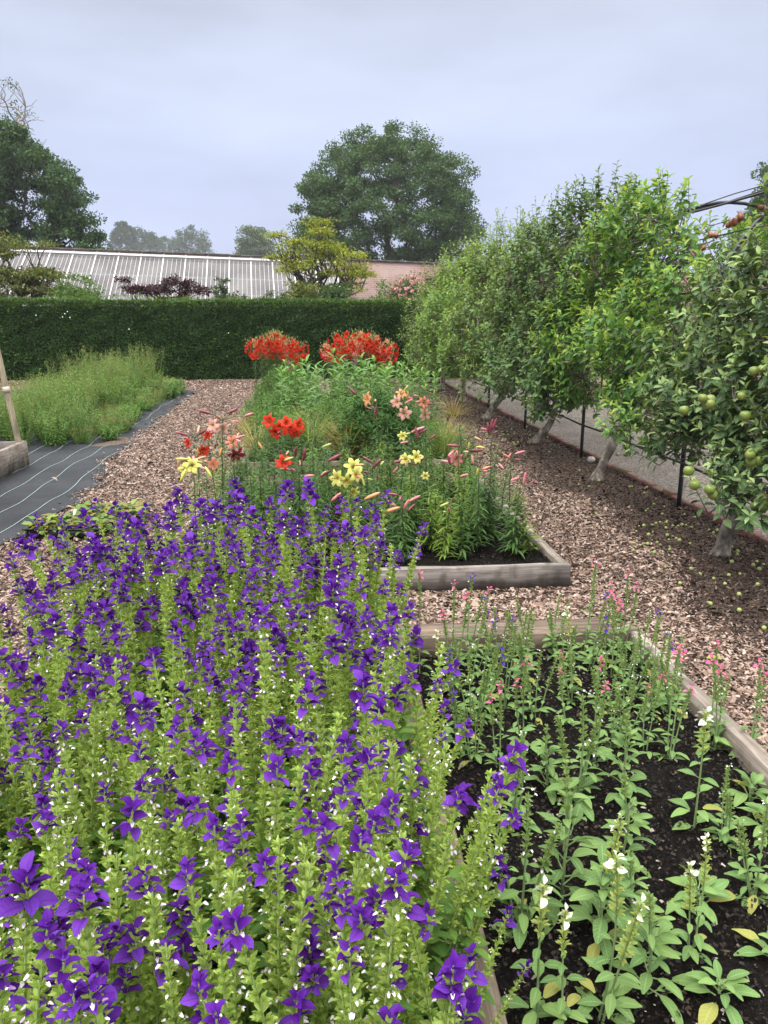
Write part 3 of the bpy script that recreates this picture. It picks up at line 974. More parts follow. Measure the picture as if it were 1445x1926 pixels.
# ---------------------------------------------------------------- trees
def skeleton(fork, targets, g, trunk=None, sag=0.1, step=3, bias=0.0):
    """Grow limbs from the trunk to every target; returns edges with radii weights."""
    nodes = [np.array(p, float) for p in (trunk if trunk is not None else [fork])]
    par = [-1] + list(range(len(nodes) - 1))
    load = [0] * len(nodes)
    tg = np.array(targets); f = nodes[-1]
    order = np.argsort(np.linalg.norm(tg - f, axis=1))
    nstart = max(0, len(nodes) - 3)
    for i in order:
        T = tg[i]
        N = np.array(nodes[nstart:])
        dd = np.linalg.norm(N - T, axis=1) + .35 * np.linalg.norm(N - f, axis=1) + np.where(N[:, 2] > T[2] + bias, 3.0 * np.linalg.norm(T - f) * .1, 0)
        j = nstart + int(np.argmin(dd))
        a = nodes[j]; L = np.linalg.norm(T - a)
        cur = j
        for s_ in range(1, step + 1):
            t = s_ / step
            p = a + (T - a) * t + g.normal(0, .05 * L, 3) * (1 if s_ < step else 0)
            p[2] += sag * L * math.sin(t * math.pi)
            nodes.append(p); par.append(cur); load.append(0); cur = len(nodes) - 1
        load[cur] += 1
    N = np.array(nodes); par = np.array(par); load = np.array(load, float)
    for i in range(len(N) - 1, 0, -1):
        load[par[i]] += load[i]
    return N, par, load


def limbs(mb, N, par, load, r0, pw=.5, rmin=.01, sides=6):
    k = par >= 0
    l = np.maximum(load, 1) / max(load.max(), 1)
    r = np.maximum(r0 * l ** pw, rmin)
    mb.edges(N[par[k]], N[k], np.minimum(r[par[k]], r[k] * 1.35), r[k], sides)


def clump_leaves(mb, C, rad, nper, size, g, tpl, flat=.7, updir=.5, hollow=.0):
    """Leaves scattered in every clump; C (n,3), rad (n,)."""
    n = len(C)
    idx = np.repeat(np.arange(n), nper)
    m = len(idx)
    u = rdir(g, m) * (g.uniform(hollow, 1, m) ** .5)[:, None]
    u[:, 2] *= flat
    P = C[idx] + u * rad[idx][:, None]
    d = nrm(rdir(g, m) + u * .6 + np.array([0, 0, -.15]))
    upv = nrm(rdir(g, m) * .8 + np.array([0, 0, updir]) + u * .4)
    mb.inst(tpl, frames(d, upv, s=g.uniform(.6, 1.3, m) * size), P)


def crown_points(n, c, r, g, inner=.45, zmin=-1.0, power=1.0):
    # evenly spread over the shell so that the crown has no big holes
    m = int(n * 2 / (1 - zmin)) if zmin > -1 else n
    i = np.arange(m) + .5
    z = 1 - 2 * i / m
    a = i * 2.39996 + g.uniform(0, 6.28)
    q_ = np.sqrt(1 - z * z)
    p = nrm(np.stack([q_ * np.cos(a), q_ * np.sin(a), z], 1) + g.normal(0, .09, (m, 3)))
    p = p[z >= zmin] * (g.uniform(inner, 1, (z >= zmin).sum())[:, None] ** power)
    return np.array(c) + p * np.array(r)


def tree(name, label, cat, base, H, c, r, ncl, crad, nper, lsize, lmat, bmat, seed, trunk_r=.3, inner=.5, zmin=-.6, fork=.3, group=None, sides=6, flat=.7, limb_pow=.5, ltpl=None, sag=.08, twigs=True, extra=None):
    """Broadleaf tree: trunk and limbs grown to the leaf clumps of its crown. c, r relative to base."""
    g = rnd(seed)
    t = thing(name, label, cat, tuple(base), 0, group)
    C = crown_points(ncl, c, r, g, inner, zmin)
    if extra is not None:
        C = np.concatenate([C, np.array(extra, float)])
    rad = crad * g.uniform(.65, 1.25, len(C))
    zf = fork * H
    lean = g.normal(0, .02 * H, 2)
    trunk = [np.array([0, 0, 0]), np.array([lean[0] * .4, lean[1] * .4, zf * .5]), np.array([lean[0], lean[1], zf])]
    N, par, load = skeleton(trunk[-1], C, g, trunk, sag)
    mb = MB(); limbs(mb, N, par, load, trunk_r, limb_pow, .006 * H * .2, sides)
    if twigs:
        i = g.integers(0, len(C), len(C) * 5)
        e = C[i] + rdir(g, len(i)) * rad[i][:, None] * .9
        mb.edges(C[i], e, .012 * H / 10, .005 * H / 10, 4)
    mb.build('trunk', bmat, t)
    mb = MB(); clump_leaves(mb, C, rad, nper, lsize, g, ltpl if ltpl is not None else rhomb(1, .55, .12), flat)
    mb.build('crown', lmat, t)
    return t


mat_bark = noise_mat('dark_bark', [(.3, (.03, .025, .02)), (.7, (.1, .085, .07))], scale=6, rough=.9, bump=.4, stretch=(1, 1, .3))
mat_bark_pale = noise_mat('pale_twig_bark', [(.3, (.16, .14, .125)), (.7, (.33, .3, .27))], scale=6, rough=.9, bump=.2)
mat_oak = leaf_mat('oak_leaf', [(0.0448, 0.0920, 0.0330), (0.0672, 0.1323, 0.0440), (0.0560, 0.1092, 0.0385), (0.0952, 0.1667, 0.0550)], trans=.2, rough=.45)
mat_beech = leaf_mat('beech_leaf', [(.03, .07, .026), (.05, .105, .036), (.075, .14, .045), (.04, .085, .03)], trans=.2, rough=.45)
mat_far = leaf_mat('far_leaf', [(.035, .07, .035), (.05, .09, .04), (.065, .11, .05)], trans=.2)
mat_farl = leaf_mat('far_leaf_light', [(.085, .13, .055), (.11, .16, .07), (.07, .11, .05)], trans=.2)

# big round tree beyond the wall
b = at(738, 480, Y=78) * np.array([1, 1, 0])
g = rnd(7)
tree('round_tree', 'big round dark green tree standing beyond the brick wall', 'tree', b, 19.5, (-.55, 0, 10.9), (9.2, 8.2, 8.5), 470, 1.1, 215, .27, mat_oak, mat_bark, 121, trunk_r=.95, inner=.66, zmin=-.95, fork=.2, limb_pow=.55, flat=.6)

# left beech mass and the bare twisted crown behind it
b = at(20, 480, Y=58) * np.array([1, 1, 0])
g = rnd(9)
ex = []
for _ in range(330):                      # skirt that spreads to the right as it comes down
    z = g.uniform(1, 14); wdt = np.interp(z, [0, 3, 5, 7, 9, 11, 12.5, 14], [7.6, 7.3, 6.6, 5.6, 4.8, 3.8, 2.8, 1.4])
    ex.append((wdt * (1.16 if g.uniform() < .08 else 1 - g.uniform(0, 1) ** 1.6 * 2.0), g.uniform(-3, 3), z))
tree('spreading_beech', 'dense dark green tree at the left edge sweeping down to the greenhouse ridge', 'tree', b, 12, (-1.8, 0, 9.2), (3.4, 3, 5.4), 70, .85, 230, .22, mat_beech, mat_bark, 122, trunk_r=.5, inner=.4, zmin=-.9, fork=.12, extra=ex, flat=.55)
b = at(8, 480, Y=66) * np.array([1, 1, 0])
tw = thing('twisted_tree', 'tree with bare twisted grey branches above the dense tree at the left edge', 'tree', tuple(b))
mb = MB(); mbl = MB(); g = rnd(13)
tips = []


def twist(p, d, L, r, depth):
    n = 9; P = [np.array(p)]
    for i in range(n):
        d = nrm(d + g.normal(0, .26, 3) + np.array([0, 0, .03]))
        P.append(P[-1] + d * L / n)
    mb.tube(P, np.linspace(r, r * .45, n + 1), 5, cap=False)
    if depth > 0:
        for _ in range(4 if depth > 1 else 5):
            k_ = g.integers(3, n + 1)
            twist(P[k_], nrm(d + g.normal(0, .75, 3)), L * g.uniform(.5, .75), r * .5, depth - 1)
    else:
        tips.append(P[-1]); tips.append(P[5])


mb.tube([(0, 0, 0), (.2, 0, 6), (.4, 0, 14)], [.4, .33, .22], 7)
for d_ in ((.75, -.2, 1), (.35, .1, 1.2), (-.4, .2, 1), (.95, .2, .75), (.1, -.2, 1.1), (1.0, 0, .45)):
    twist((.4, 0, 13.6 + g.uniform(-1.6, .6)), nrm(d_), g.uniform(3.4, 4.3), .13, 2)
mb.build('trunk', mat_bark_pale, tw)
tips = np.array(tips); kk = g.uniform(0, 1, len(tips)) < np.where(tips[:, 2] < 14.5, .85, .16)
clump_leaves(mbl, tips[kk], np.full(kk.sum(), .5), 26, .2, g, rhomb(1, .5, .1))
mbl.build('crown', mat_beech, tw)

for px0, px1, top, Y, seed, lab in ((205, 262, 411, 440, 131, 'hazy far tree touching the dark tree at left, above the greenhouse'), (245, 318, 416, 460, 132, 'hazy far tree between two others above the greenhouse, its top ragged'), (312, 404, 415, 420, 133, 'hazy far tree with open crown, rightmost of three above the greenhouse')):
    b = at((px0 + px1) / 2, 480, Y=Y) * np.array([1, 1, 0]); wdt = (px1 - px0) / 2 / FPX * Y
    H = at(0, top, Y=Y)[2]
    tree('far_tree', lab, 'tree', b, H, (0, 0, H - wdt * 1.15), (wdt * .92, wdt, wdt * 1.1), 60, wdt * .22, 120, 1.0, mat_far, mat_bark, seed, trunk_r=.5, inner=.45, fork=.3, group='far trees above the greenhouse roof')
b = at(480, 480, Y=210) * np.array([1, 1, 0]); H = at(0, 413, Y=210)[2]
tree('pale_tree', 'small pale green far tree standing alone above the greenhouse ridge', 'tree', b, H, (0, 0, H - 6.8), (5.4, 5, 6.6), 80, 1.6, 150, .5, mat_farl, mat_bark, 136, trunk_r=.3, inner=.35, zmin=-.9, fork=.25)
b = at(1470, 480, Y=62) * np.array([1, 1, 0]); H = at(0, 268, Y=62)[2]
tree('edge_tree', 'dark tree at the right edge of view above the fruit tunnel', 'tree', b, H, (0, 0, H - 5), (3.6, 3, 5), 110, .9, 200, .3, mat_oak, mat_bark, 137, trunk_r=.35, zmin=-.9)

# small trees and shrubs between hedge and greenhouse
mat_acer = leaf_mat('acer_leaf_gold', [(.24, .29, .04), (.33, .36, .05), (.19, .26, .04), (.14, .2, .04)], trans=.3)
mat_acer2 = leaf_mat('acer_leaf_olive', [(.07, .12, .035), (.12, .16, .045), (.18, .18, .05), (.055, .1, .03)], trans=.25)
mat_lightshrub = leaf_mat('light_shrub_leaf', [(.08, .16, .04), (.13, .22, .06), (.05, .11, .035)], trans=.3)
mat_purple = leaf_mat('purple_maple_leaf', [(.035, .012, .018), (.06, .02, .028), (.025, .012, .016)], trans=.2, tcol=(1.5, .6, .7))
mat_shrub = leaf_mat('mid_shrub_leaf', [(.03, .06, .022), (.05, .1, .03), (.08, .13, .04)], trans=.25)


def acer(name, label, base, tiers, lmat, seed, nper, lsize, stems=7, trunk_r=.07, wid=.4):
    """Multi-stemmed small tree with flat layered sprays. tiers: (dx, dz, spread, n)."""
    g = rnd(seed); t = thing(name, label, 'tree', tuple(base))
    C = []
    for dx, dz, sp_, n in tiers:
        for _ in range(n):
            a = g.uniform(0, 6.28); q_ = g.uniform(.1, 1) ** .6
            C.append((dx + math.cos(a) * sp_ * q_, math.sin(a) * sp_ * q_ * .8, dz - .25 * sp_ * q_ ** 2 + g.normal(0, .06)))
    C = np.array(C)
    mb = MB()
    for s_ in range(stems):
        pick = C[s_::stems]
        a = s_ * 6.28 / stems; sp_ = .25
        m_ = pick.mean(0)
        tr = [np.array([math.cos(a) * sp_ * .4, math.sin(a) * sp_ * .4, 0]), np.array([math.cos(a) * sp_ + m_[0] * .15, math.sin(a) * sp_, m_[2] * .25]), np.array([math.cos(a) * sp_ * 1.3 + m_[0] * .35, math.sin(a) * sp_ * 1.6, m_[2] * .5])]
        N, par, load = skeleton(tr[-1], pick, g, tr, .05)
        limbs(mb, N, par, load, trunk_r, .5, .008, 5)
    mb.build('trunk', mat_bark, t)
    mb = MB(); clump_leaves(mb, C, wid * g.uniform(.7, 1.3, len(C)), nper, lsize, g, rhomb(1, .45, .15), .32, .9)
    mb.build('crown', lmat, t)
    return t


b = at(607, 600, Y=31) * np.array([1, 1, 0])
acer('golden_maple', 'yellow green many-stemmed maple in front of the greenhouse end', b, [(0, 5.0, .7, 12), (-.5, 4.6, 1.2, 26), (.6, 4.3, 1.2, 26), (-.2, 3.9, 1.6, 36), (.9, 3.5, 1.1, 22), (-1.0, 4.2, 1.0, 14), (1.15, 3.0, .7, 10), (-.9, 3.0, .8, 9), (.1, 2.9, 1.3, 12), (-1.6, 4.75, .35, 6), (0, 5.3, .4, 5), (1.5, 3.7, .4, 7)], mat_acer, 141, 46, .11, stems=11, trunk_r=.06)
b = at(40, 600, Y=27.5) * np.array([1, 1, 0])
acer('olive_maple', 'olive green spreading maple at the left edge in front of the greenhouse', b, [(-.9, 3.9, .9, 16), (.2, 3.3, 1.1, 22), (-.5, 3.0, 1.3, 26), (1.0, 3.2, .7, 14), (.9, 2.7, .8, 10), (-1.2, 2.5, 1, 14), (-.3, 4.25, .5, 6), (.7, 4.1, .7, 5)], mat_acer2, 142, 60, .12, stems=5, trunk_r=.08)
b = at(150, 600, Y=26.5) * np.array([1, 1, 0])
tree('leafy_shrub', 'bright green leafy shrub behind the hedge, right of the olive maple', 'shrub', b, 3.2, (0, 0, 2.2), (1.0, .8, .9), 60, .24, 50, .11, mat_lightshrub, mat_bark, 143, trunk_r=.04, inner=.2, zmin=-1, fork=.2)
b = at(318, 600, Y=28) * np.array([1, 1, 0])
acer('purple_maple', 'low dark purple maple showing above the middle of the hedge', b, [(-1.1, 2.75, .4, 12), (-.3, 2.75, .5, 14), (.35, 2.95, .5, 16), (.9, 2.7, .5, 12), (0, 2.5, 1.1, 12), (-1.4, 3.0, .2, 3)], mat_purple, 144, 45, .1, stems=5, trunk_r=.05, wid=.26)
b = at(421, 600, Y=27) * np.array([1, 1, 0])
tree('conical_shrub', 'slim upright green shrub poking above the hedge before the glass roof', 'shrub', b, 3.2, (0, 0, 2.45), (.28, .25, .8), 26, .14, 40, .08, mat_shrub, mat_bark, 145, trunk_r=.03, inner=.1, zmin=-1, fork=.4)
for px, top, Y, rx, seed, lab, lm in ((455, 550, 26, .75, 151, 'low green shrub just above the hedge, right of the slim upright shrub', mat_shrub), (570, 522, 27.5, .75, 152, 'twiggy dark shrub at the foot of the golden maple', mat_acer2), (630, 528, 27.2, .7, 153, 'dark dense shrub under the right side of the golden maple', mat_beech), (350, 553, 25.6, 1.1, 154, 'low bright green shrub below the purple maple on top of the hedge line', mat_lightshrub), (522, 548, 26.2, .6, 155, 'low green shrub left of the golden maple stems', mat_shrub)):
    b = at(px, 600, Y=Y) * np.array([1, 1, 0]); H = at(px, top, Y=Y)[2]
    tree('low_shrub', lab, 'shrub', b, H, (0, 0, H - .55), (rx, .5, .55), 40, .2, 45, .09, lm, mat_bark, seed, trunk_r=.03, inner=.2, zmin=-1, fork=.4)
# rambling rose
b = at(765, 600, Y=29) * np.array([1, 1, 0])
H = at(765, 512, Y=29)[2]
t = tree('rose_bush', 'rambling rose covered in pale pink flowers at the right end of the hedge', 'rose bush', b, H, (.1, 0, H - 1.0), (1.35, .8, .95), 90, .3, 55, .1, mat_lightshrub, mat_bark, 161, trunk_r=.04, inner=.4, zmin=-.8, fork=.3)
mat_rose = leaf_mat('rose_petal', [(.62, .3, .32), (.72, .42, .42), (.55, .22, .27)], trans=.3, tcol=(1, 1, 1))
g = rnd(162); mb = MB()
c = crown_points(280, (.35, -.1, H - .95), (1.05, .85, .85), g, .9, -.7)
for p in c:
    r_ = g.uniform(.04, .07); d = nrm(p - np.array([.3, 0, H - 1.1]) + g.normal(0, .4, 3))
    M = frames(nrm(d[None] * .35 + rdir(g, 9)), d)
    mb.inst(rhomb(r_ * 1.3, r_ * 1.2, .2), M, np.repeat(p[None], 9, 0) + g.normal(0, .01, (9, 3)))
mb.build('rose_flowers', mat_rose, t)

# ================================================================ FRUIT TUNNEL AND ITS TREES
TX0, TXC, TA, TB, TZ = 3.2, 4.78, 1.58, 1.72, 1.25


def hoop_pt(a):
    """a = 0 at the left post foot .. 1 apex .. 2 right foot; straight posts then an arch."""
    s = 1 if a <= 1 else -1
    q_ = a if a <= 1 else 2 - a
    if q_ < .35:
        x, z = -TA, TZ * q_ / .35
    else:
        th = (q_ - .35) / .65 * math.pi / 2
        x, z = -TA * math.cos(th), TZ + TB * math.sin(th)
    return TXC + s * x, z


mat_black = noise_mat('black_steel', [(.3, (.006, .007, .009)), (.7, (.02, .022, .027))], scale=12, rough=.4, bump=0, spec=.5)
tn = thing('fruit_tunnel', 'black steel hooped tunnel frame over the gravel path carrying the fruit trees', 'fruit tunnel', (TXC, 11, 0))
HOOPS = [3.83, 6.47, 9.11, 11.75, 14.4, 17.05, 19.7]
for hy in HOOPS:
    P = [(hoop_pt(a)[0] - TXC, hy - 11, hoop_pt(a)[1]) for a in np.linspace(0, 2, 49)]
    mb = MB(); mb.tube(P, .021, 8); mb.build('hoop', mat_black, tn)
for a in (.118, .31, .5, .64, .78, .92, 1.0, 1.14, 1.3, 1.5, 1.69, 1.882):
    x, z = hoop_pt(a)
    off = (-.02, 0) if a < .4 else ((.02, 0) if a > 1.6 else (0, .02))
    Ys = np.linspace(3.83, 19.7, 25)
    mb = MB(); mb.tube(np.stack([np.full(25, x - TXC + off[0]), Ys - 11, z + off[1] + .008 * np.sin(Ys * 4)], 1), .0115 if a in (.118, .5, .78, 1.0) else .006, 6)
    mb.build('rail', mat_black, tn)

mat_fbark = noise_mat('fruit_bark', [(.34, (.05, .042, .035)), (.66, (.34, .31, .26)), (.5, (.16, .14, .115))], scale=17, rough=.9, bump=1.0, dist=.02, stretch=(1, 1, .5))
mat_twig = noise_mat('fruit_twig', [(.3, (.08, .065, .05)), (.7, (.2, .17, .14))], scale=20, rough=.8, bump=0)
LM = {
    'apple': leaf_mat('apple_leaf', [(0.040, 0.086, 0.034), (0.069, 0.134, 0.049), (0.112, 0.189, 0.072), (0.054, 0.110, 0.044), (0.183, 0.260, 0.108)], trans=.16, rough=.42, spec=.45, vein=.55, vcol=(0.328, 0.410, 0.172), sidevein=.12),
    'pear': leaf_mat('pear_leaf', [(0.0525, 0.1346, 0.0347), (0.1058, 0.2336, 0.0494), (0.1582, 0.2938, 0.0651), (0.0740, 0.1785, 0.0431), (0.0378, 0.1040, 0.0315)], trans=.28, rough=.36, spec=.5, vein=.5, vcol=(0.2950, 0.4417, 0.1743), sidevein=.06),
    'dark': leaf_mat('dark_apple_leaf', [(0.0408, 0.0900, 0.0322), (0.0684, 0.1332, 0.0425), (0.1164, 0.1992, 0.0598), (0.0564, 0.1104, 0.0368)], trans=.16, rough=.45, spec=.4, vein=.4, sidevein=.08),
    'mid': leaf_mat('mid_apple_leaf', [(0.0529, 0.1046, 0.0319), (0.0943, 0.1702, 0.0440), (0.1518, 0.2346, 0.0616), (0.0678, 0.1288, 0.0352)], trans=.2, rough=.45, vein=.35),
    'yel': leaf_mat('yellowish_leaf', [(0.071, 0.151, 0.036), (0.120, 0.221, 0.048), (0.171, 0.268, 0.060), (0.049, 0.116, 0.031)], trans=.28, rough=.42, vein=.35),
}
TIP = {
    'apple': leaf_mat('apple_tip_leaf', [(0.253, 0.370, 0.144), (0.348, 0.466, 0.197), (0.175, 0.274, 0.105)], trans=.25, rough=.55, vein=.5),
    'pear': leaf_mat('pear_tip_leaf', [(0.1797, 0.3437, 0.0651), (0.2537, 0.4162, 0.0872), (0.2855, 0.3182, 0.0872)], trans=.32, rough=.38, vein=.5),
    'dark': leaf_mat('dark_tip_leaf', [(0.101, 0.171, 0.057), (0.159, 0.245, 0.080)], trans=.22, vein=.4),
    'mid': leaf_mat('mid_tip_leaf', [(0.159, 0.245, 0.068), (0.230, 0.318, 0.091)], trans=.25, vein=.4),
    'yel': leaf_mat('yellowish_tip_leaf', [(0.189, 0.325, 0.072), (0.249, 0.384, 0.096)], trans=.3, vein=.4),
}


def shoot_leaves(mb, mbt, A, D, L, nl, size, g, tpl, ntip=3, droop=.2, spread=.85, tiptpl=None):
    """Alternate leaves along shoots A + D*L; the last ntip of each go to mbt."""
    n = len(A)
    D = nrm(D)
    t = (np.arange(nl) + .6) / nl
    P = A[:, None] + D[:, None] * (L[:, None] * t)[..., None]
    h = np.where(np.abs(D[:, 2:3]) > .9, np.array([[1., 0, 0]]), np.array([[0, 0, 1.]]))
    x = nrm(np.cross(h, D)); y = np.cross(D, x)
    a = g.uniform(0, 6.28, (n, 1)) + np.arange(nl)[None] * 2.4 + g.normal(0, .3, (n, nl))
    rad = np.cos(a)[..., None] * x[:, None] + np.sin(a)[..., None] * y[:, None]
    sp_ = spread * (1 - .45 * t ** 2)[None, :, None]
    d = nrm(rad * sp_ + D[:, None] * (1.05 - sp_) + np.array([0, 0, -droop]) * (1 - t[None, :, None]) + g.normal(0, .12, (n, nl, 3)))
    u = nrm(D[:, None] * .7 + np.array([0, 0, .7]) + g.normal(0, .25, (n, nl, 3)) - rad * .2)
    sc = size * g.uniform(.7, 1.25, (n, nl)) * (1 - .35 * t[None] ** 3)
    k = nl - ntip
    for m_, sl, tp_ in ((mb, slice(0, k), tpl), (mbt, slice(k, nl), tiptpl or tpl)):
        if m_ is None: continue
        dd, uu, pp, ss = d[:, sl].reshape(-1, 3), u[:, sl].reshape(-1, 3), P[:, sl].reshape(-1, 3), sc[:, sl].ravel()
        m_.inst(tp_, frames(dd, uu, s=ss), pp)


def fruit_mesh(kind):
    mb = MB()
    if kind == 'apple':
        pr = [(.002, -.024), (.012, -.03), (.024, -.024), (.033, -.006), (.034, .008), (.027, .024), (.014, .03), (.003, .022)]
    else:
        pr = [(.002, -.04), (.014, -.043), (.026, -.036), (.031, -.02), (.028, -.002), (.019, .018), (.013, .034), (.006, .042), (.001, .043)]
    mb.lathe(pr, sides=12)
    m = {'apple': noise_mat('apple_skin', [(.35, (.1, .17, .025)), (.75, (.28, .17, .06)), (.55, (.17, .22, .045))], scale=16, rough=.35, bump=0, spec=.5),
         'pear': noise_mat('pear_skin', [(.3, (.1, .022, .018)), (.7, (.24, .08, .04))], scale=18, rough=.4, bump=0, spec=.5)}[kind]
    return mb.mesh(kind, m)


FRUIT = {'apple': fruit_mesh('apple'), 'pear': fruit_mesh('pear')}
mat_stalk = plain('fruit_stalk', (.1, .08, .03), .7)


def fruit_tree(label, base, path, kind, seed, nsh, nl, lsize, smax, ymin=-1.3, ymax=1.3, thick=.4, zlo=.75, seg=3, trunk_r=.06, fruits=(), fruit='apple', upshoots=30, upl=.5, cat='fruit tree', zfill=None, burl=True, smaxf=None):
    g = rnd(seed)
    base = np.array(base, float)
    t = thing('pear_tree' if fruit == 'pear' else 'apple_tree', label, cat, tuple(base), 0)
    # crown skin follows the hoop: s is the arc position 0..1 (1 = apex)
    def centre(s, th):
        x, z = hoop_pt(s)
        x2, z2 = hoop_pt(min(s + .01, 1.0)); x1, z1 = hoop_pt(max(s - .01, 0))
        tx, tz = x2 - x1, z2 - z1; l_ = math.hypot(tx, tz) + 1e-9
        nx_, nz_ = -tz / l_, tx / l_               # outward normal (left / up)
        return np.array([x - .12 + nx_ * th, z + nz_ * th]), np.array([nx_, nz_])
    slo = zlo / TZ * .35
    A, Nn = [], []
    while len(A) < nsh:
        s = g.uniform(slo, smax); y = g.uniform(ymin, ymax)
        if smaxf and s > smaxf(y) + g.normal(0, .025): continue
        e = math.sqrt(max(0, 1 - (abs(y) / max(abs(ymin), ymax)) ** 4))
        if g.uniform() > e: continue
        lim = slo + (.05 + .1 * (wob(np.array([y]), np.array([seed]), seed, 3)[0] + .3))
        if s < lim: continue
        if s > smax - .1 - .08 * wob(np.array([y]), np.array([seed + .5]), seed + 3, 3)[0] and g.uniform() < .6: continue
        th = thick * (1 + .35 * wob(np.array([y]), np.array([s * 6]), seed + 1, 2.6)[0]) * (g.beta(2.2, 1.0) * 1.5 - .5)
        c_, n_v = centre(s, th)
        A.append((c_[0] - base[0], y, c_[1])); Nn.append((n_v[0] * np.sign(th + .05), 0, n_v[1] * np.sign(th + .05)))
    A = np.array(A); Nn = np.array(Nn)
    D = nrm(Nn * .55 + np.array([0, 0, .75]) + g.normal(0, .42, A.shape))
    L = g.uniform(.14, .34, nsh)
    # strong upright water shoots out of the top
    kk = np.argsort(A[:, 2] + g.normal(0, .25, nsh))[-upshoots:] if upshoots else np.zeros(0, int)
    D[kk] = nrm(np.array([0, 0, 1]) + g.normal(0, .16, (len(kk), 3))); L[kk] = g.uniform(.35, 1.0, len(kk)) * upl
    tpl = leaf(1, .56, seg, .14, .28, .42, .05, .15, .03); tip_t = leaf(1, .42, seg, .3, .15, .4, .05, .15)
    mb, mbt = MB(), MB()
    A0 = A - D * L[:, None] * .5
    shoot_leaves(mb, mbt, A0, D, L, nl, lsize, g, tpl, 3, tiptpl=tip_t)
    # trunk and limbs
    Pth = np.array([np.array(p) - base for p in path])
    k = np.linspace(0, 1, 14); pi = np.linspace(0, 1, len(Pth))
    P = np.stack([np.interp(k, pi, Pth[:, c_]) for c_ in range(3)], 1)
    for _ in range(2): P[1:-1] = (P[:-2] + P[1:-1] * 2 + P[2:]) / 4
    rr_ = trunk_r * (1 - .25 * k) * (1 + .07 * np.sin(k * 17 + seed))
    if burl: rr_ = rr_ * (1 + .45 * np.exp(-(k / .09) ** 2)); rr_[1] *= 1.12
    tb = MB(); tb.tube(P, rr_, 10)
    if burl:
        for a_ in (0.4, 2.2, 4.1, 5.3):
            q_ = P[0] + np.array([math.cos(a_), math.sin(a_), 0]) * trunk_r * .8
            tb.tube([P[1] * .7 + P[0] * .3 + np.array([0, 0, trunk_r * .5]), q_ + np.array([0, 0, .03]), q_ + np.array([math.cos(a_) * .05, math.sin(a_) * .05, -.03])], [trunk_r * .8, trunk_r * .55, trunk_r * .3], 7)
    sel = A0[g.permutation(nsh)[:max(26, nsh // 14)]]
    N, par, load = skeleton(P[-1], sel, g, [P[-3], P[-2], P[-1]], .04)
    limbs(tb, N, par, load, trunk_r * .72, .5, .0065, 6)
    tb.build('trunk', mat_fbark, t)
    tw_ = MB()
    tw_.edges(A0, A0 + D * L[:, None], .0038, .0018, 4)
    j = np.argmin(np.linalg.norm(A0[:, None] - N[None], axis=2), axis=1)
    near = np.linalg.norm(A0 - N[j], axis=1) < .6
    tw_.edges(N[j][near], A0[near], .006, .004, 4)
    tw_.build('twigs', mat_twig, t)
    mb.build('leaves', LM[kind], t)
    mbt.build('young_leaves', TIP[kind], t)
    for i, f in enumerate(fruits):
        o = bpy.data.objects.new(fruit, FRUIT[fruit]); COL.objects.link(o); o.parent = t
        o.location = np.array(f) - base
        o.rotation_euler = (g.normal(0, .4), g.normal(0, .4), g.uniform(0, 6))
        s_ = g.uniform(.74, .98); o.scale = (s_, s_, s_)
    return t


def fr(lst, Y):
    return [at(px, py, Y=Y + dy) for px, py, dy in lst]


ap1 = fr([(1419, 698, .1), (1433, 694, .02), (1411, 856, 0), (1427, 852, .03), (1414, 868, .02), (1429, 866, 0), (1428, 944, 0), (1440, 948, .02), (1421, 953, .03), (1434, 958, 0), (1426, 966, .02), (1441, 938, .04), (1307, 912, 0), (1335, 921, 0), (1341, 931, .02), (1296, 886, .03), (1322, 749, 0), (1336, 752, .02), (1335, 760, .0), (1287, 772, .1), (1395, 745, .05), (1402, 782, 0)], 4.38)
apple1 = fruit_tree('broad apple tree with clusters of green apples, nearest of the row on the right', (2.84, 5.05, 0), [(2.84, 5.05, -.02), (2.86, 5.05, .12), (2.93, 5.05, .38), (2.98, 5.05, .62)], 'apple', 201, 520, 13, .088, .66, -1.0, 1.2, .44, .46, fruits=ap1, upshoots=26, upl=.3, trunk_r=.062, smaxf=lambda y: np.interp(y, [-1, -.3, .2, .6, 1.2], [.66, .62, .5, .42, .4]))
pr2 = fr([(1393, 405, 0), (1372, 421, .05), (1381, 417, 0), (1389, 412, .03), (1336, 440, 0), (1347, 441, .02), (1324, 464, 0), (1302, 478, .03), (1266, 501, .0), (1431, 386, 0), (1437, 390, .02), (1246, 533, .05)], 6.75)
pear2 = fruit_tree('yellow green pear tree with red pears and leaning pale trunk, second of the row', (2.85, 7.66, 0), [(2.85, 7.66, -.02), (2.93, 7.66, .22), (3.06, 7.64, .5), (3.16, 7.62, .8), (3.22, 7.6, 1.2)], 'pear', 202, 760, 12, .09, .80, -1.55, 1.75, .46, .58, smaxf=lambda y: np.interp(y, [-1.2, -.6, 0, .8, 1.4], [.57, .65, .7, .74, .76]), fruits=pr2, fruit='pear', upshoots=26, upl=.32, trunk_r=.05)
ap3 = fr([(1290, 505, 0), (1005, 655, 0), (985, 748, .1), (1012, 690, .1)], 9.6)
fruit_tree('dark green apple tree with a crooked trunk, third of the row', (2.88, 10.22, 0), [(2.88, 10.22, -.02), (2.99, 10.2, .14), (3.11, 10.2, .24), (3.17, 10.18, .45), (3.2, 10.2, .8)], 'dark', 203, 820, 12, .09, .80, -1.65, 1.7, .64, .58, fruits=ap3[1:], upshoots=36, upl=.55, trunk_r=.055)
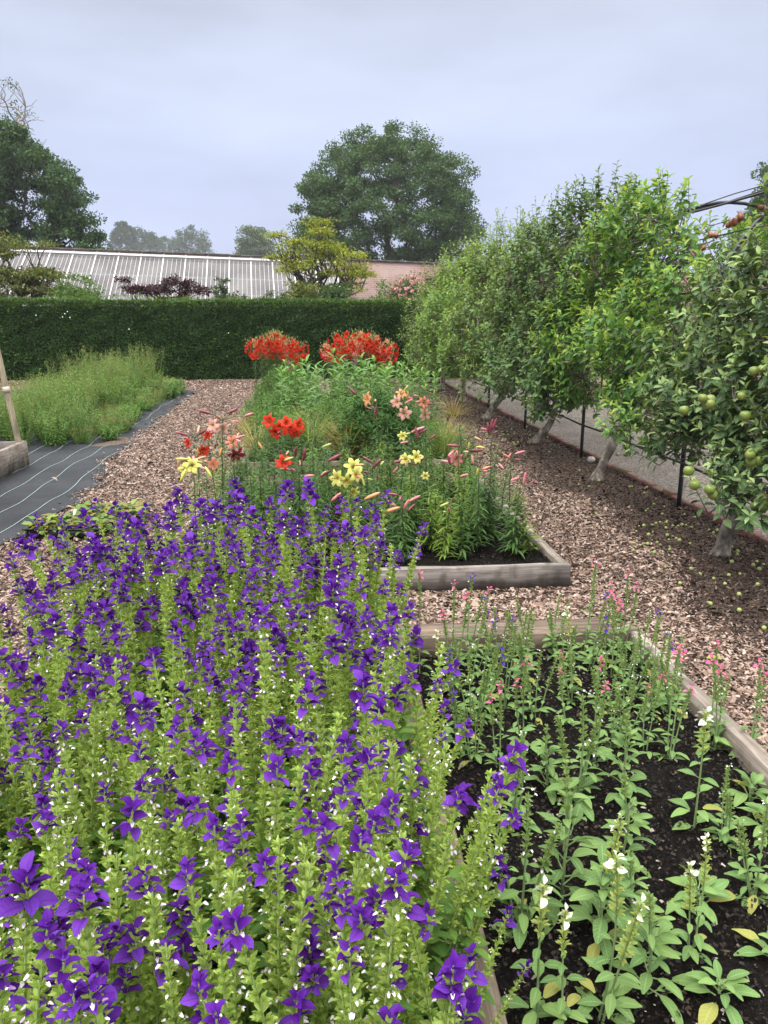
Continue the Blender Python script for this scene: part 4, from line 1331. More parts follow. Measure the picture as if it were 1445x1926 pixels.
fruit_tree('dark green apple tree with a forked slanting trunk, fourth of the row', (2.82, 12.95, 0), [(2.82, 12.95, -.02), (2.95, 12.95, .2), (3.13, 12.95, .42), (3.2, 12.95, .8)], 'mid', 204, 760, 11, .098, .82, -1.65, 1.7, .64, .58, seg=2, upshoots=40, upl=.7, trunk_r=.065)
fruit_tree('tall yellow green fruit tree with long upright shoots, fifth of the row', (2.95, 15.75, 0), [(2.95, 15.75, -.02), (2.97, 15.75, .4), (3.0, 15.75, .9)], 'yel', 205, 560, 11, .1, .84, -1.5, 1.4, .55, .55, seg=2, upshoots=80, upl=1.0, trunk_r=.055)
fruit_tree('green fruit tree with dense low crown, sixth of the row', (2.95, 18.5, 0), [(2.95, 18.5, -.02), (2.97, 18.5, .4), (3.0, 18.5, .8)], 'yel', 206, 560, 11, .105, .84, -1.5, 1.4, .6, .4, seg=2, upshoots=60, upl=.9, trunk_r=.055)
fruit_tree('green fruit tree beside the hedge at the far end of the row', (2.95, 21.0, 0), [(2.95, 21.0, -.02), (2.97, 21.0, .4), (3.0, 21.0, .8)], 'mid', 207, 420, 10, .11, .8, -1.3, 1.2, .6, .35, seg=2, upshoots=40, upl=.8, trunk_r=.055)
# the row on the other side of the gravel: the same kinds of tree, turned about the tunnel axis
for i, (src, y, lab) in enumerate(((pear2, 6.1, 'fruit tree across the gravel path, nearest one seen through the tunnel'), (apple1, 8.9, 'leafy apple tree across the gravel path, behind the second hoop'), (pear2, 11.6, 'fruit tree across the gravel path in the middle of the tunnel'), (apple1, 14.4, 'leafy apple tree across the gravel path, deep in the tunnel'), (pear2, 17.2, 'fruit tree across the gravel path near the far end of the tunnel'))):
    dup(src, (2 * TXC - src.location.x, y, 0), (0, 0, math.pi), (1.0, 1.0, 1.0 + .03 * (i % 3)), label=lab)
# dark bed under that far row
#g = MB(); g.add([(5.98, -2, 0.02), (30, -2, 0.02), (30, 21.9, 0.02), (5.98, 21.9, 0.02)], [[0, 1, 2, 3]])

# windfall apples on the mulch
mat_wf = noise_mat('windfall_skin', [(.3, (.17, .23, .06)), (.7, (.34, .38, .13))], scale=12, rough=.45, bump=0)
mb = MB(); mb.lathe([(.001, -.013), (.009, -.0145), (.0155, -.004), (.0155, .004), (.009, .0135), (.002, .011)], sides=9)
me = mb.mesh('windfall', mat_wf)
g = rnd(210)
spots = []
for cx, cy, sx_, sy_, n in ((2.78, 5.0, .32, .55, 50), (2.75, 4.3, .3, .35, 16), (2.9, 5.9, .25, .4, 22), (2.75, 10.6, .28, .5, 40), (2.9, 7.4, .25, .4, 10)):
    for _ in range(n):
        x, y = g.normal(cx, sx_), g.normal(cy, sy_)
        if 2.2 < x < 3.24: spots.append((x, y))
for x, y in spots:
    o = bpy.data.objects.new('windfall_apple', me); COL.objects.link(o)
    s_ = g.uniform(.5, .95); o.scale = (s_, s_, s_); o.location = (x, y, .03 + .012 * s_)
    o.rotation_euler = (g.uniform(0, 6), g.uniform(0, 6), 0)
    near = y < 8.6
    tag(o, 'little green windfall apple on the dark mulch around the two nearest fruit trees' if near else 'tiny green windfall apple on the mulch below the third tree of the row', 'apple', 'windfall apples under the near trees' if near else 'windfall apples under the third tree')
for x in np.array([(3.9, 7.6), (4.3, 8.1), (4.1, 6.6), (4.7, 7.3), (3.7, 9.2), (4.6, 5.9)]):
    o = bpy.data.objects.new('windfall_apple', me); COL.objects.link(o); o.scale = (1.3,) * 3
    o.location = (x[0], x[1], .03); tag(o, 'green windfall apple lying on the grey gravel of the tunnel path', 'apple', 'windfall apples on the gravel')

# ================================================================ SAGES IN THE FOREGROUND
mat_stem = leaf_mat('sage_stem', [(.26, .36, .12), (.32, .42, .15)], trans=0, rough=.7)
mat_calyx = leaf_mat('sage_calyx', [(.28, .4, .1), (.42, .54, .15), (.35, .47, .12), (.23, .35, .08)], trans=.3, rough=.6, hue=.12)
mat_sleaf = leaf_mat('sage_leaf', [(.075, .165, .03), (.11, .22, .042), (.15, .26, .05), (.08, .17, .034)], trans=.25, rough=.6, vein=.5, vcol=(.17, .26, .09), sidevein=.35, hue=.1)
mat_bract = leaf_mat('purple_bract', [(.05, .004, .13), (.095, .014, .26), (.07, .008, .19), (.15, .04, .38), (.07, .016, .26), (.11, .012, .22)], trans=.22, rough=.5, spec=.25, vein=.35, vcol=(.025, .004, .13), sidevein=.3, tcol=(1.3, 1.0, 1.3), hue=.14)
mat_sflower = leaf_mat('sage_flower', [(.8, .78, .8), (.82, .8, .78), (.74, .7, .78), (.42, .3, .5)], trans=.2, rough=.6)
T_CAL = leaf(.021, .0095, 2, .45, -.1, .5, .25, .4)
T_SL = leaf(1, .46, 4, .12, .35, .38, .1, .2, .03)
T_BR = leaf(1, .7, 5, .3, .3, .45, .1, .3, .07)
T_FL = leaf(.0056, .0048, 2, .5, .6, .6, .5, .4)


def spike(mbs, p0, p1, g, hb, bow, big=1.0, leafy=1.0, fl=1.0, nbr=4, lz=(.06, .4), bsize=.036, pale=1.0):
    """One flowering stalk. hb = fraction of the height where whorls begin."""
    st, cal, lv, br, fw = mbs
    p0 = np.array(p0, float); p1 = np.array(p1, float); H = np.linalg.norm(p1 - p0)
    mid = (p0 + p1) / 2 + np.append(bow, 0)

    def pt(t):
        t = np.asarray(t)[..., None]
        return p0 * (1 - t) ** 2 + mid * 2 * t * (1 - t) + p1 * t ** 2
    tt = np.linspace(0, 1, 9)
    st.tube(pt(tt), np.linspace(.0034, .0016, 9), 5, cap=False)
    ax = nrm(p1 - p0)
    x = nrm(np.cross(ax, [0, 1, .01])); y = np.cross(ax, x)
    # leaf pairs below
    a0 = g.uniform(0, 3)
    nodes = np.arange(lz[0] * H, lz[1] * H, .05)
    for i, h in enumerate(nodes):
        f = 1 - i / max(len(nodes), 1)
        for s_ in (0, math.pi):
            if g.uniform() < .12: continue
            a = a0 + i * math.pi / 2 + s_ + g.normal(0, .25)
            d = x * math.cos(a) + y * math.sin(a)
            L = leafy * (.038 + .046 * f) * g.uniform(.75, 1.25)
            dd = nrm(d + ax * g.uniform(.1, .6))
            P = pt(np.array([h / H]))
            pet = P + dd * L * .25
            st.edges(P, pet, .0013, .0011, 4)
            lv.inst(T_SL, frames(dd[None], ax + g.normal(0, .15, 3), s=L), pet)
    # whorls of green calyces
    h = hb * H; i = 0
    top = H * .985
    while h < top:
        f = (h - hb * H) / (top - hb * H)
        n = 6
        a = a0 + i * math.pi / 2 + np.arange(n) // 3 * math.pi + (np.arange(n) % 3 - 1) * .62 + g.normal(0, .16, n)
        d = np.cos(a)[:, None] * x + np.sin(a)[:, None] * y
        dd = nrm(d + ax * (g.uniform(.35, .8, (n, 1)) + .5 * f))
        P = np.repeat(pt(np.array([h / H])), n, 0)
        s_ = big * (1.08 - .42 * f) * g.uniform(.8, 1.2, n)
        cal.inst(T_CAL, frames(dd, ax + d * -.2, roll=g.normal(0, .4, n), s=s_), P + d * .002)
        # a pair of broader green bracts under each whorl
        a2 = a0 + i * math.pi / 2 + np.array([0, math.pi])
        d2 = np.cos(a2)[:, None] * x + np.sin(a2)[:, None] * y
        cal.inst(T_CAL, frames(nrm(d2 + ax * .25), ax, s=big * np.array([1.1, 1.1]) * (1.05 - .4 * f)), np.repeat(pt(np.array([h / H])), 2, 0) + d2 * .002)
        if g.uniform() < .42 * fl:
            k = g.integers(1, 4)
            j = g.integers(0, n, k)
            fw.inst(T_FL, frames(nrm(dd[j] + np.array([0, 0, -.25])), ax, s=g.uniform(.9, 1.5, k)), P[j] + dd[j] * .017)
            fw.inst(T_FL, frames(nrm(dd[j] + np.array([0, 0, .5])), -ax, s=g.uniform(.6, .9, k)), P[j] + dd[j] * .017)
        h += big * (.0205 - .006 * f) * g.uniform(.85, 1.2); i += 1
    # coloured bracts at the tip
    for j in range(nbr):
        f = j / max(nbr - 1, 1)
        P = p1 - ax * (.052 * bsize / .036 * (1 - f)) + ax * .006
        for s_ in (0, math.pi):
            a = a0 + j * math.pi / 2 + s_ + g.normal(0, .2)
            d = x * math.cos(a) + y * math.sin(a)
            L = bsize * (1.12 - .4 * f) * g.uniform(.8, 1.2)
            br.inst(T_BR, frames(nrm(d * (1.0 - .55 * f) + ax * (.12 + .75 * f) + g.normal(0, .2, 3))[None], ax - d * .1, roll=g.normal(0, .5, 1), s=L), (P + d * .003)[None])


def sage_proto(seed, H, nsp, big=1.0, spread=.05, lean=(0, 0), flowers=1.0, tips=True, bs=.03):
    g = rnd(seed)
    t = thing('sage_plant', None, 'sage plant')
    mbs = [MB() for _ in range(5)]; brs = []
    for k in range(nsp):
        a = g.uniform(0, 6.28); q_ = 0 if k == 0 else spread * g.uniform(.5, 1.2)
        b = np.array([math.cos(a) * q_ * .5, math.sin(a) * q_ * .5, -.01])
        h = H * (1 if k == 0 else g.uniform(.72, .97))
        top = np.array([math.cos(a) * q_ * 1.5 + lean[0] * h, math.sin(a) * q_ * 1.5 + lean[1] * h, h * (1 - .3 * math.hypot(*lean)) ])
        for q2 in (1, 3, 4): mbs[q2] = MB()
        brs.append((mbs[1], mbs[4], mbs[3]))
        spike(mbs, b, top, g, g.uniform(.38, .54), g.normal(0, .018, 2) - np.array(lean) * h * .2, big, 1.0, flowers, int(g.integers(4, 7)) if (tips and g.uniform() < tips) else 0, (.05, .6), bs * g.uniform(.85, 1.15))
    mbs[0].build('stem', mat_stem, t); mbs[2].build('leaf_pairs', mat_sleaf, t)
    for cal, fw, mb in brs:
        if cal.n: cal.build_with(fw, mat_sflower, 'flower_whorls', mat_calyx, t)
        if mb.n: mb.build('bracts', mat_bract, t)
    return t


SAGE = Placer([sage_proto(300 + i, h, n, fl_ + .95, flowers=fw_, tips=(.8, .75, .9, .65, 1, .8, .8, .8, 1, 1)[i], bs=(.0195, .0205, .025, .019, .03, .031, .0205, .02, .029, .03)[i]) for i, (h, n, fl_, fw_) in enumerate(((.74, 2, .1, 1), (.68, 3, .05, .6), (.72, 2, .15, .9), (.64, 2, .0, 1.2), (.7, 3, .1, .5), (.76, 2, .05, .8), (.66, 2, .12, 1.0), (.71, 3, .0, .7), (.69, 1, .2, .9), (.73, 1, .15, .6)))])
g = rnd(330)
pts = []
tries = 0
while len(pts) < 266 and tries < 60000:
    tries += 1
    x = g.uniform(-.95, .26); y = .66 + (3.36 - .66) * g.uniform() ** 1.1
    # outside the view at the lower left and nothing lost: skip
    if x < -.34 - .36 * y: continue
    if y < 1.35 and x > .16: continue
    dmin = .058 if y < 1.6 else .075
    if any((x - a) ** 2 + (y - b) ** 2 < dmin ** 2 for a, b in pts): continue
    pts.append((x, y))
pts += [(-.955 + g.uniform(-.005, .14), y_) for y_ in np.linspace(1.1, 3.36, 34)]
LAB_S = 'purple tipped green sage plant standing in the packed flowering mass of the left half bed'
for x, y in pts:
    k = int(g.choice([0, 1, 3, 6, 7])) if g.uniform() < np.interp(y, [.5, 1.2, 2.2, 3.3], [1, .8, .15, .0]) else int(g.choice([2, 4, 4, 5, 4]))
    edge = max(0, x - .12) * (1.4 if y > 1.35 else .25) - max(0, -.72 - x) * 1.3
    hs = 1.0 + .07 * wob(np.array([x]), np.array([y]), 21, 2.5)[0] + g.normal(0, .05)
    hs *= np.interp(y, [.5, 1.0, 2.5, 3.4], [.98, 1.02, 1.08, 1.22])
    SAGE.put(k, (x, y, .065), (g.normal(0, .08) - .02, g.normal(0, .08) + edge, g.uniform(0, 6.28)), float(hs), LAB_S, 'purple sages packed in the left half bed')
# those that lean out over the divider plank
for (px, py, z, yy), lab in zip(((880, 1365, .62, 1.95), (915, 1505, .56, 1.65), (952, 1640, .5, 1.38), (957, 1715, .47, 1.26), (885, 1800, .62, .98), (855, 1252, .62, 2.4), (760, 1680, .68, 1.1), (993, 1815, .34, 1.2)),
                          ('large purple sage head leaning over the middle of the divider plank', 'purple sage with a drooping double head over the black compost right of the plank', 'purple sage whose long head hangs over the compost, upper of two close heads', 'purple sage whose long head hangs over the compost, lower of two close heads', 'big purple sage head in front of the bare near end of the divider plank', 'purple sage head leaning over the far part of the divider plank', 'big purple sage head just left of the bare divider plank', 'low purple sage touching the compost beside the pale sages')):
    top = at(px, py, z); base = np.array([.22, yy if yy < top[1] + .25 else top[1] + .1, .065])
    v = top - base; L = np.linalg.norm(v)
    tilt = math.acos(max(-1, min(1, v[2] / L))); az = math.atan2(v[1], v[0])
    m = Matrix.Rotation(az, 4, 'Z') @ Matrix.Rotation(tilt, 4, 'Y') @ Matrix.Rotation(g.uniform(0, 6.28), 4, 'Z')
    SAGE.put(8, tuple(base), m.to_euler(), L / .69, lab)
SAGE.clean()

# broad leaves filling the ground below the sages
mb = MB(); g = rnd(340); n = 6800
X = g.uniform(-.97, .26, n); Y = .45 + 2.95 * g.uniform(0, 1, n) ** 1.1
Z = .1 + .3 * g.beta(1.5, 1.6, n)
a = g.uniform(0, 6.28, n)
mb.inst(T_SL, frames(dirs(a, g.uniform(-.35, .5, n)), np.array([0, 0, 1.]) + g.normal(0, .3, (n, 3)), s=g.uniform(.05, .095, n)), np.stack([X, Y, Z], 1))
tag(mb.build('sage_leaves', mat_sleaf, smooth=True), kind='stuff', label='dense green lower leaves under the purple sages in the left half bed', cat='sage leaves')

# ---------------------------------------------------------------- young sages in the right half bed
mat_ysleaf = leaf_mat('young_sage_leaf', [(.1, .19, .06), (.14, .25, .08), (.19, .3, .09), (.11, .2, .065), (.16, .27, .08)], trans=.25, rough=.65, spec=.25, vein=.5, vcol=(.3, .4, .2), sidevein=.3, hue=.1)
mat_ystem = leaf_mat('young_sage_stem', [(.17, .25, .1), (.2, .28, .12)], trans=0, rough=.7)
mat_yel = leaf_mat('yellowing_leaf', [(.28, .34, .07), (.34, .33, .09), (.24, .32, .07)], trans=.3, rough=.6, vein=.4, vcol=(.45, .5, .2), sidevein=.3)
mat_pink = leaf_mat('pink_bract', [(.62, .09, .24), (.72, .16, .34), (.55, .06, .2)], trans=.25, tcol=(1.2, 1, 1.1))
mat_viol = leaf_mat('violet_bract', [(.06, .012, .24), (.09, .02, .3)], trans=.2, tcol=(1.2, 1, 1.2))
mat_whit = leaf_mat('white_bract', [(.7, .74, .55), (.78, .8, .66)], trans=.25, tcol=(1, 1, .9))
mat_ycal = leaf_mat('young_sage_calyx', [(.2, .3, .1), (.26, .36, .12), (.17, .26, .09)], trans=.25, rough=.6)
mat_ycalp = leaf_mat('pale_sage_calyx', [(.34, .42, .13), (.42, .5, .17), (.3, .38, .11)], trans=.3, rough=.6)
T_YL = leaf(1, .42, 7, .16, .38, .5, .2, .22, .055)
TIPM = {'pink': mat_pink, 'violet': mat_viol, 'white': mat_whit, 'none': None}


def young_proto(seed, kind, tipc='none', H=.3):
    """kind: rosette, leafy or stalk."""
    g = rnd(seed)
    t = thing('young_sage', None, 'young sage')
    st, cal, lv, br, fw, ye = [MB() for _ in range(6)]; brs = [br]
    if kind in ('rosette', 'leafy'):
        n = 18 if kind == 'rosette' else 24
        hh = .05 if kind == 'rosette' else H * .75
        for i in range(n):
            f = i / n
            a = i * 2.4 + g.normal(0, .25)
            h = .012 + hh * f
            L = (.078 - .034 * f) * g.uniform(.75, 1.2)
            e = g.uniform(.15, .5) + .75 * f
            d = dirs(np.array([a]), np.array([e]))
            p = np.array([[g.normal(0, .003), g.normal(0, .003), h]])
            q_ = p + d * L * .4
            st.edges(p, q_, .0022, .0016, 5)
            (ye if (i < 3 and g.uniform() < .22) else lv).inst(T_YL, frames(d - np.array([0, 0, .25]), np.array([0, 0, 1.]) + g.normal(0, .18, 3), s=L), q_)
        st.tube([(0, 0, -.01), (0.003, 0, hh * .5), (0, .003, hh + .015)], [.004, .0035, .002], 6)
        if kind == 'leafy' and tipc != 'none':
            spike((st, cal, lv, br, fw), (0, 0, hh * .7), (g.normal(0, .02), g.normal(0, .02), H * 1.35), g, .35, np.zeros(2), .85, .5, .3, 2, (.05, .3), .016)
        elif kind == 'leafy':
            spike((st, cal, lv, br, fw), (0, 0, hh * .6), (g.normal(0, .015), g.normal(0, .015), H * 1.12), g, .6, np.zeros(2), .8, .6, .0, 0, (.1, .7), .016)
    else:
        ns = int(g.integers(1, 3)) if tipc == 'white' else int(g.integers(2, 5))
        for k in range(ns):
            a = g.uniform(0, 6.28); q_ = 0 if k == 0 else g.uniform(.03, .06)
            h = H * (1 if k == 0 else g.uniform(.6, .9)); br = MB(); brs.append(br)
            spike((st, cal, lv, br, fw), (math.cos(a) * q_ * .2, math.sin(a) * q_ * .2, -.01), (math.cos(a) * q_ * 1.4, math.sin(a) * q_ * 1.4, h), g, g.uniform(.55, .68), g.normal(0, .015, 2), .62 if tipc != 'white' else .85, .62 if tipc != 'white' else .8, .12 if tipc != 'white' else .35, 3 if g.uniform() < .8 else 1, (.04, .62), .017 if tipc != 'white' else .02)
        for i in range(4):
            a = i * 1.57 + g.normal(0, .3); L = g.uniform(.05, .08)
            d = dirs(np.array([a]), np.array([g.uniform(.0, .4)]))
            (ye if g.uniform() < .12 else lv).inst(T_YL, frames(d, s=L), np.array([[0, 0, g.uniform(.02, .06)]]) + d * .02)
    for nm, mb, m in (('stem', st, mat_ystem), ('leaves', lv, mat_ysleaf), ('yellow_leaf', ye, mat_yel)):
        if mb.n and m: mb.build(nm, m, t)
    if cal.n: cal.build_with(fw, mat_sflower, 'flower_whorls', mat_ycalp if tipc == 'white' else mat_ycal, t)
    for b_ in brs:
        if b_.n and TIPM.get(tipc): b_.build('bracts', TIPM[tipc], t)
    return t


YP = [young_proto(400, 'rosette'), young_proto(401, 'rosette'), young_proto(402, 'leafy', H=.24), young_proto(403, 'leafy', H=.3), young_proto(404, 'leafy', 'white', H=.26), young_proto(405, 'leafy', H=.27),
      young_proto(406, 'stalk', 'white', .42), young_proto(407, 'stalk', 'white', .36), young_proto(408, 'stalk', 'pink', .42), young_proto(409, 'stalk', 'pink', .38), young_proto(410, 'stalk', 'violet', .4), young_proto(411, 'stalk', 'pink', .46), young_proto(412, 'stalk', 'none', .33), young_proto(413, 'stalk', 'violet', .44)]
YS = Placer(YP)
g = rnd(420)
for px, py, k, sc, lab in (
        (1030, 1490, 2, .95, 'leafy grey green sage in mid compost, left one behind the broad leafy sages'),
        (1167, 1505, 3, 1.0, 'tall leafy grey green sage right of centre on the compost with broad paired leaves'),
        (1056, 1694, 3, 1.25, 'largest leafy sage with long grey green leaves near the divider plank'),
        (1167, 1625, 5, 1.05, 'leafy grey green sage with yellow lower leaves in the centre of the right half bed'),
        (1128, 1775, 4, 1.15, 'leafy sage with a pale spike rising in front of the largest leafy sage'),
        (1190, 1740, 2, .9, 'small leafy sage between the leafy sage with a spike and the white tipped stalks'),
        (1216, 1868, 5, 1.05, 'leafy green sage with a short spike near the bottom of the photo'),
        (1313, 1706, 0, 1.1, 'upright rosette of broad sage leaves left of the white tipped stalk'),
        (1352, 1888, 1, 1.05, 'flat sage rosette alone on compost at the bottom right'),
        (1411, 1508, 0, 1.15, 'dense bright green sage rosette at the right edge, beside the side plank'),
        (1442, 1565, 1, 1.15, 'sage rosette cut by the right edge with a yellowing leaf'),
        (1455, 1812, 1, 1.0, 'sage rosette at the right edge near the bottom corner'),
        (1128, 1905, 6, 1.05, 'tall pale sage stalk with white tip and broad yellowing leaves near the bottom'),
        (1012, 1925, 7, 1.1, 'pale yellow green sage spike with white tip beside the divider plank'),
        (1060, 1935, 7, .9, 'pale sage spike at the bottom edge, right of the white tipped spike by the plank'),
        (978, 1740, 12, 1.25, 'thin leafy sage stalk close to the divider plank below the hanging purple heads'),
        (1081, 1516, 12, 1.3, 'tall bare pale green sage stalk rising behind the leafy sages'),
        (1300, 1795, 6, .85, 'white tipped sage with two stalks right of centre'),
        (1422, 1686, 12, .95, 'thin sage stalk with small leaves near the right edge'),
        (1306, 1552, 7, 1.15, 'pale green sage stalk with tiny white flowers by the right side plank'),
        (1362, 1582, 12, .8, 'small leaning sage stalk between the rosette and the pale stalk at right'),
        (1257, 1428, 8, 1.05, 'pink tipped sage stalk before the right side plank, nearest of its colour'),
        (1154, 1402, 12, .75, 'young sage with two long yellow green leaves and reddish stem in mid bed'),
        (940, 1460, 9, .95, 'pink tipped sage stalk with yellowed lower leaves near the divider plank'),
        (1404, 1418, 9, 1.0, 'pink tipped sage growing beside the right side plank corner'),
        (1335, 1400, 11, .9, 'pink tipped sage stalk inside the right side plank, upper one of two'),
        (965, 1560, 12, 1.05, 'thin green sage between the divider plank and the leafy sages')):
    p = at(px, py, .08)
    YS.put(k, (p[0], p[1], .07), (g.normal(0, .06), g.normal(0, .06), g.uniform(0, 6.28)), sc, lab)
pts = []
tries = 0
while len(pts) < 38 and tries < 9000:
    tries += 1
    x = g.uniform(.43, 1.48); y = g.uniform(2.45, 3.38)
    if y < 2.75 and g.uniform() < .6: continue
    if any((x - a) ** 2 + (y - b) ** 2 < .105 ** 2 for a, b in pts): continue
    pts.append((x, y))
labs = {'pink': "thin pink tipped sage stalk in the thicket at the right bed's far end", 'violet': "thin violet tipped sage stalk in the thicket at the right bed's far end", 'none': "green untipped sage in the thicket at the right bed's far end", 'white': "short white tipped sage stalk in the thicket at the right bed's far end"}
for x, y in pts:
    r_ = g.uniform()
    k, c_ = ((int(g.choice([8, 9, 11])), 'pink') if (x > .9 and r_ < .42) or r_ < .2 else (int(g.choice([10, 13])), 'violet') if r_ < .52 else (12, 'none') if r_ < .96 else (7, 'white'))
    YS.put(k, (x, y, .07), (g.normal(0, .07), g.normal(0, .07), g.uniform(0, 6.28)), g.uniform(.8, 1.12), labs[c_], c_ .replace('none', 'green') + ' sages at the far end of the right half bed' if c_ != 'none' else 'green sages at the far end of the right half bed')
YS.clean()

# ================================================================ LILY BED AND THE BEDS BEYOND
mat_lstem = noise_mat('lily_stem', [(.3, (.05, .07, .025)), (.7, (.1, .13, .05))], scale=20, rough=.6, bump=0)
mat_lleaf = leaf_mat('lily_leaf', [(.045, .1, .028), (.065, .135, .035), (.095, .175, .045), (.05, .11, .035)], trans=.25, rough=.4, vein=.3)
mat_lleaf2 = leaf_mat('lily_leaf_lime', [(.13, .21, .035), (.18, .27, .045), (.1, .18, .035)], trans=.3, rough=.42, vein=.3)
PET = {
    'red': leaf_mat('red_petal', [(.55, .03, .012), (.68, .055, .02), (.62, .04, .02)], trans=.25, rough=.4, vein=.5, vcol=(.4, .012, .008), tcol=(1.2, 1, .9), throat=(.3, .012, .008)),
    'coral': leaf_mat('coral_petal', [(.66, .2, .13), (.72, .28, .2), (.68, .16, .12)], trans=.25, rough=.4, vein=.5, vcol=(.6, .12, .09), tcol=(1.1, 1, .9), throat=(.6, .3, .12)),
    'pink': leaf_mat('pale_pink_petal', [(.74, .4, .34), (.76, .45, .38), (.72, .33, .29)], trans=.25, rough=.4, vein=.4, vcol=(.66, .22, .2), tcol=(1.1, 1, .95), throat=(.6, .42, .2)),
    'rose': leaf_mat('rose_pink_petal', [(.68, .2, .24), (.72, .27, .3)], trans=.25, rough=.4, vein=.4, vcol=(.5, .1, .13), tcol=(1.1, 1, 1), throat=(.5, .3, .16)),
    'yellow': leaf_mat('yellow_petal', [(.68, .66, .16), (.74, .72, .25), (.7, .68, .2)], trans=.25, rough=.4, vein=.3, vcol=(.55, .55, .1), tcol=(1.1, 1.05, .8), throat=(.5, .5, .08)),
    'maroon': leaf_mat('maroon_petal', [(.22, .018, .045), (.3, .03, .07)], trans=.2, rough=.4, vein=.5, vcol=(.12, .008, .02), tcol=(1.2, 1, 1), throat=(.08, .006, .014)),
    'orange': leaf_mat('orange_petal', [(.74, .33, .16), (.78, .42, .2)], trans=.25, rough=.4, vein=.4, vcol=(.7, .22, .1), tcol=(1.1, 1, .9), throat=(.62, .42, .12)),
}


def bud_mat(name, a, b_):
    m, n, b, o = mat_new(name)
    tc1 = n.nodes.new('ShaderNodeTexCoord'); t = n.nodes.new('ShaderNodeTexNoise'); t.inputs['Scale'].default_value = 30; t.inputs['Detail'].default_value = 3
    n.links.new(tc1.outputs['Object'], t.inputs['Vector'])
    r = ramp_node(n, [(.4, a), (.62, b_)]); n.links.new(t.outputs['Fac'], r.inputs[0]); n.links.new(r.outputs[0], b.inputs['Base Color'])
    b.inputs['Roughness'].default_value = .42
    return m


BUD = {
    'dark': bud_mat('dark_bud', (.13, .014, .035), (.24, .06, .07)),
    'pinkbud': bud_mat('pink_bud', (.52, .13, .17), (.6, .26, .24)),
    'coralbud': bud_mat('coral_bud', (.62, .22, .14), (.5, .3, .12)),
    'orangebud': bud_mat('orange_bud', (.6, .26, .07), (.5, .32, .1)),
    'yellowbud': bud_mat('yellow_bud', (.55, .52, .08), (.42, .46, .1)),
    'greenbud': bud_mat('green_bud', (.3, .36, .08), (.4, .42, .12)),
}
mat_anther = plain('anther', (.25, .08, .02), .8)


def petal(L, W, recurve=1.0, seg=6):
    """Lily petal in the plane x-y of its own: runs outward (+Y) while rising, then curls back."""
    V, UV = [], []
    for i in range(seg + 1):
        t = i / seg
        ang = R(72) - R(118) * recurve * t ** 1.15       # steep at the throat, falling at the tip
        if i == 0: y = z = 0
        else:
            y += L / seg * math.cos(ang); z += L / seg * math.sin(ang)
        s = (.28 + .72 * math.sin(min(1, t / .5) * math.pi / 2)) if t < .5 else max(.05, math.cos((t - .5) / .5 * math.pi / 2) ** .75)
        hw = W / 2 * s
        V += [(-hw, y, z - .12 * hw + .006 * math.sin(t * 14)), (0, y, z + .1 * hw), (hw, y, z - .12 * hw - .006 * math.sin(t * 14))]
        UV += [(-1, t + .001), (0, t + .001), (1, t + .001)]
    Q = []
    for i in range(seg):
        a = i * 3; Q += [(a, a + 1, a + 4, a + 3), (a + 1, a + 2, a + 5, a + 4)]
    return np.array(V, float), np.array(Q), np.array(UV, float)


P_IN, P_OUT = petal(.078, .042, .8), petal(.08, .03, 1.0)


def flower_bm(mb, c, ax, size, g, open_=1.0):
    ax = nrm(ax); h = np.array([0, 0, 1.]) if abs(ax[2]) < .9 else np.array([1., 0, 0])
    x = nrm(np.cross(h, ax)); y = np.cross(ax, x)
    a0 = g.uniform(0, 6.28)
    for k in range(6):
        a = a0 + k * math.pi / 3 + g.normal(0, .07)
        o = x * math.cos(a) + y * math.sin(a)
        s_ = size * g.uniform(.93, 1.07)
        tilt = (1 - open_) * .9
        oo = nrm(o * math.cos(tilt) + ax * math.sin(tilt)); aa = nrm(ax * math.cos(tilt) - o * math.sin(tilt))
        M = np.stack([np.cross(oo, aa), oo, aa], 1) * s_
        mb.inst(P_IN if k % 2 else P_OUT, M[None], np.array([c]) + o * .004)


def bud_bm(mb, c, ax, L, r):
    mb.lathe([(.0012, -L * .5), (r * .55, -L * .42), (r * .9, -L * .2), (r, L * .05), (r * .85, L * .27), (r * .5, L * .43), (.001, L * .5)], c, ax, 9)


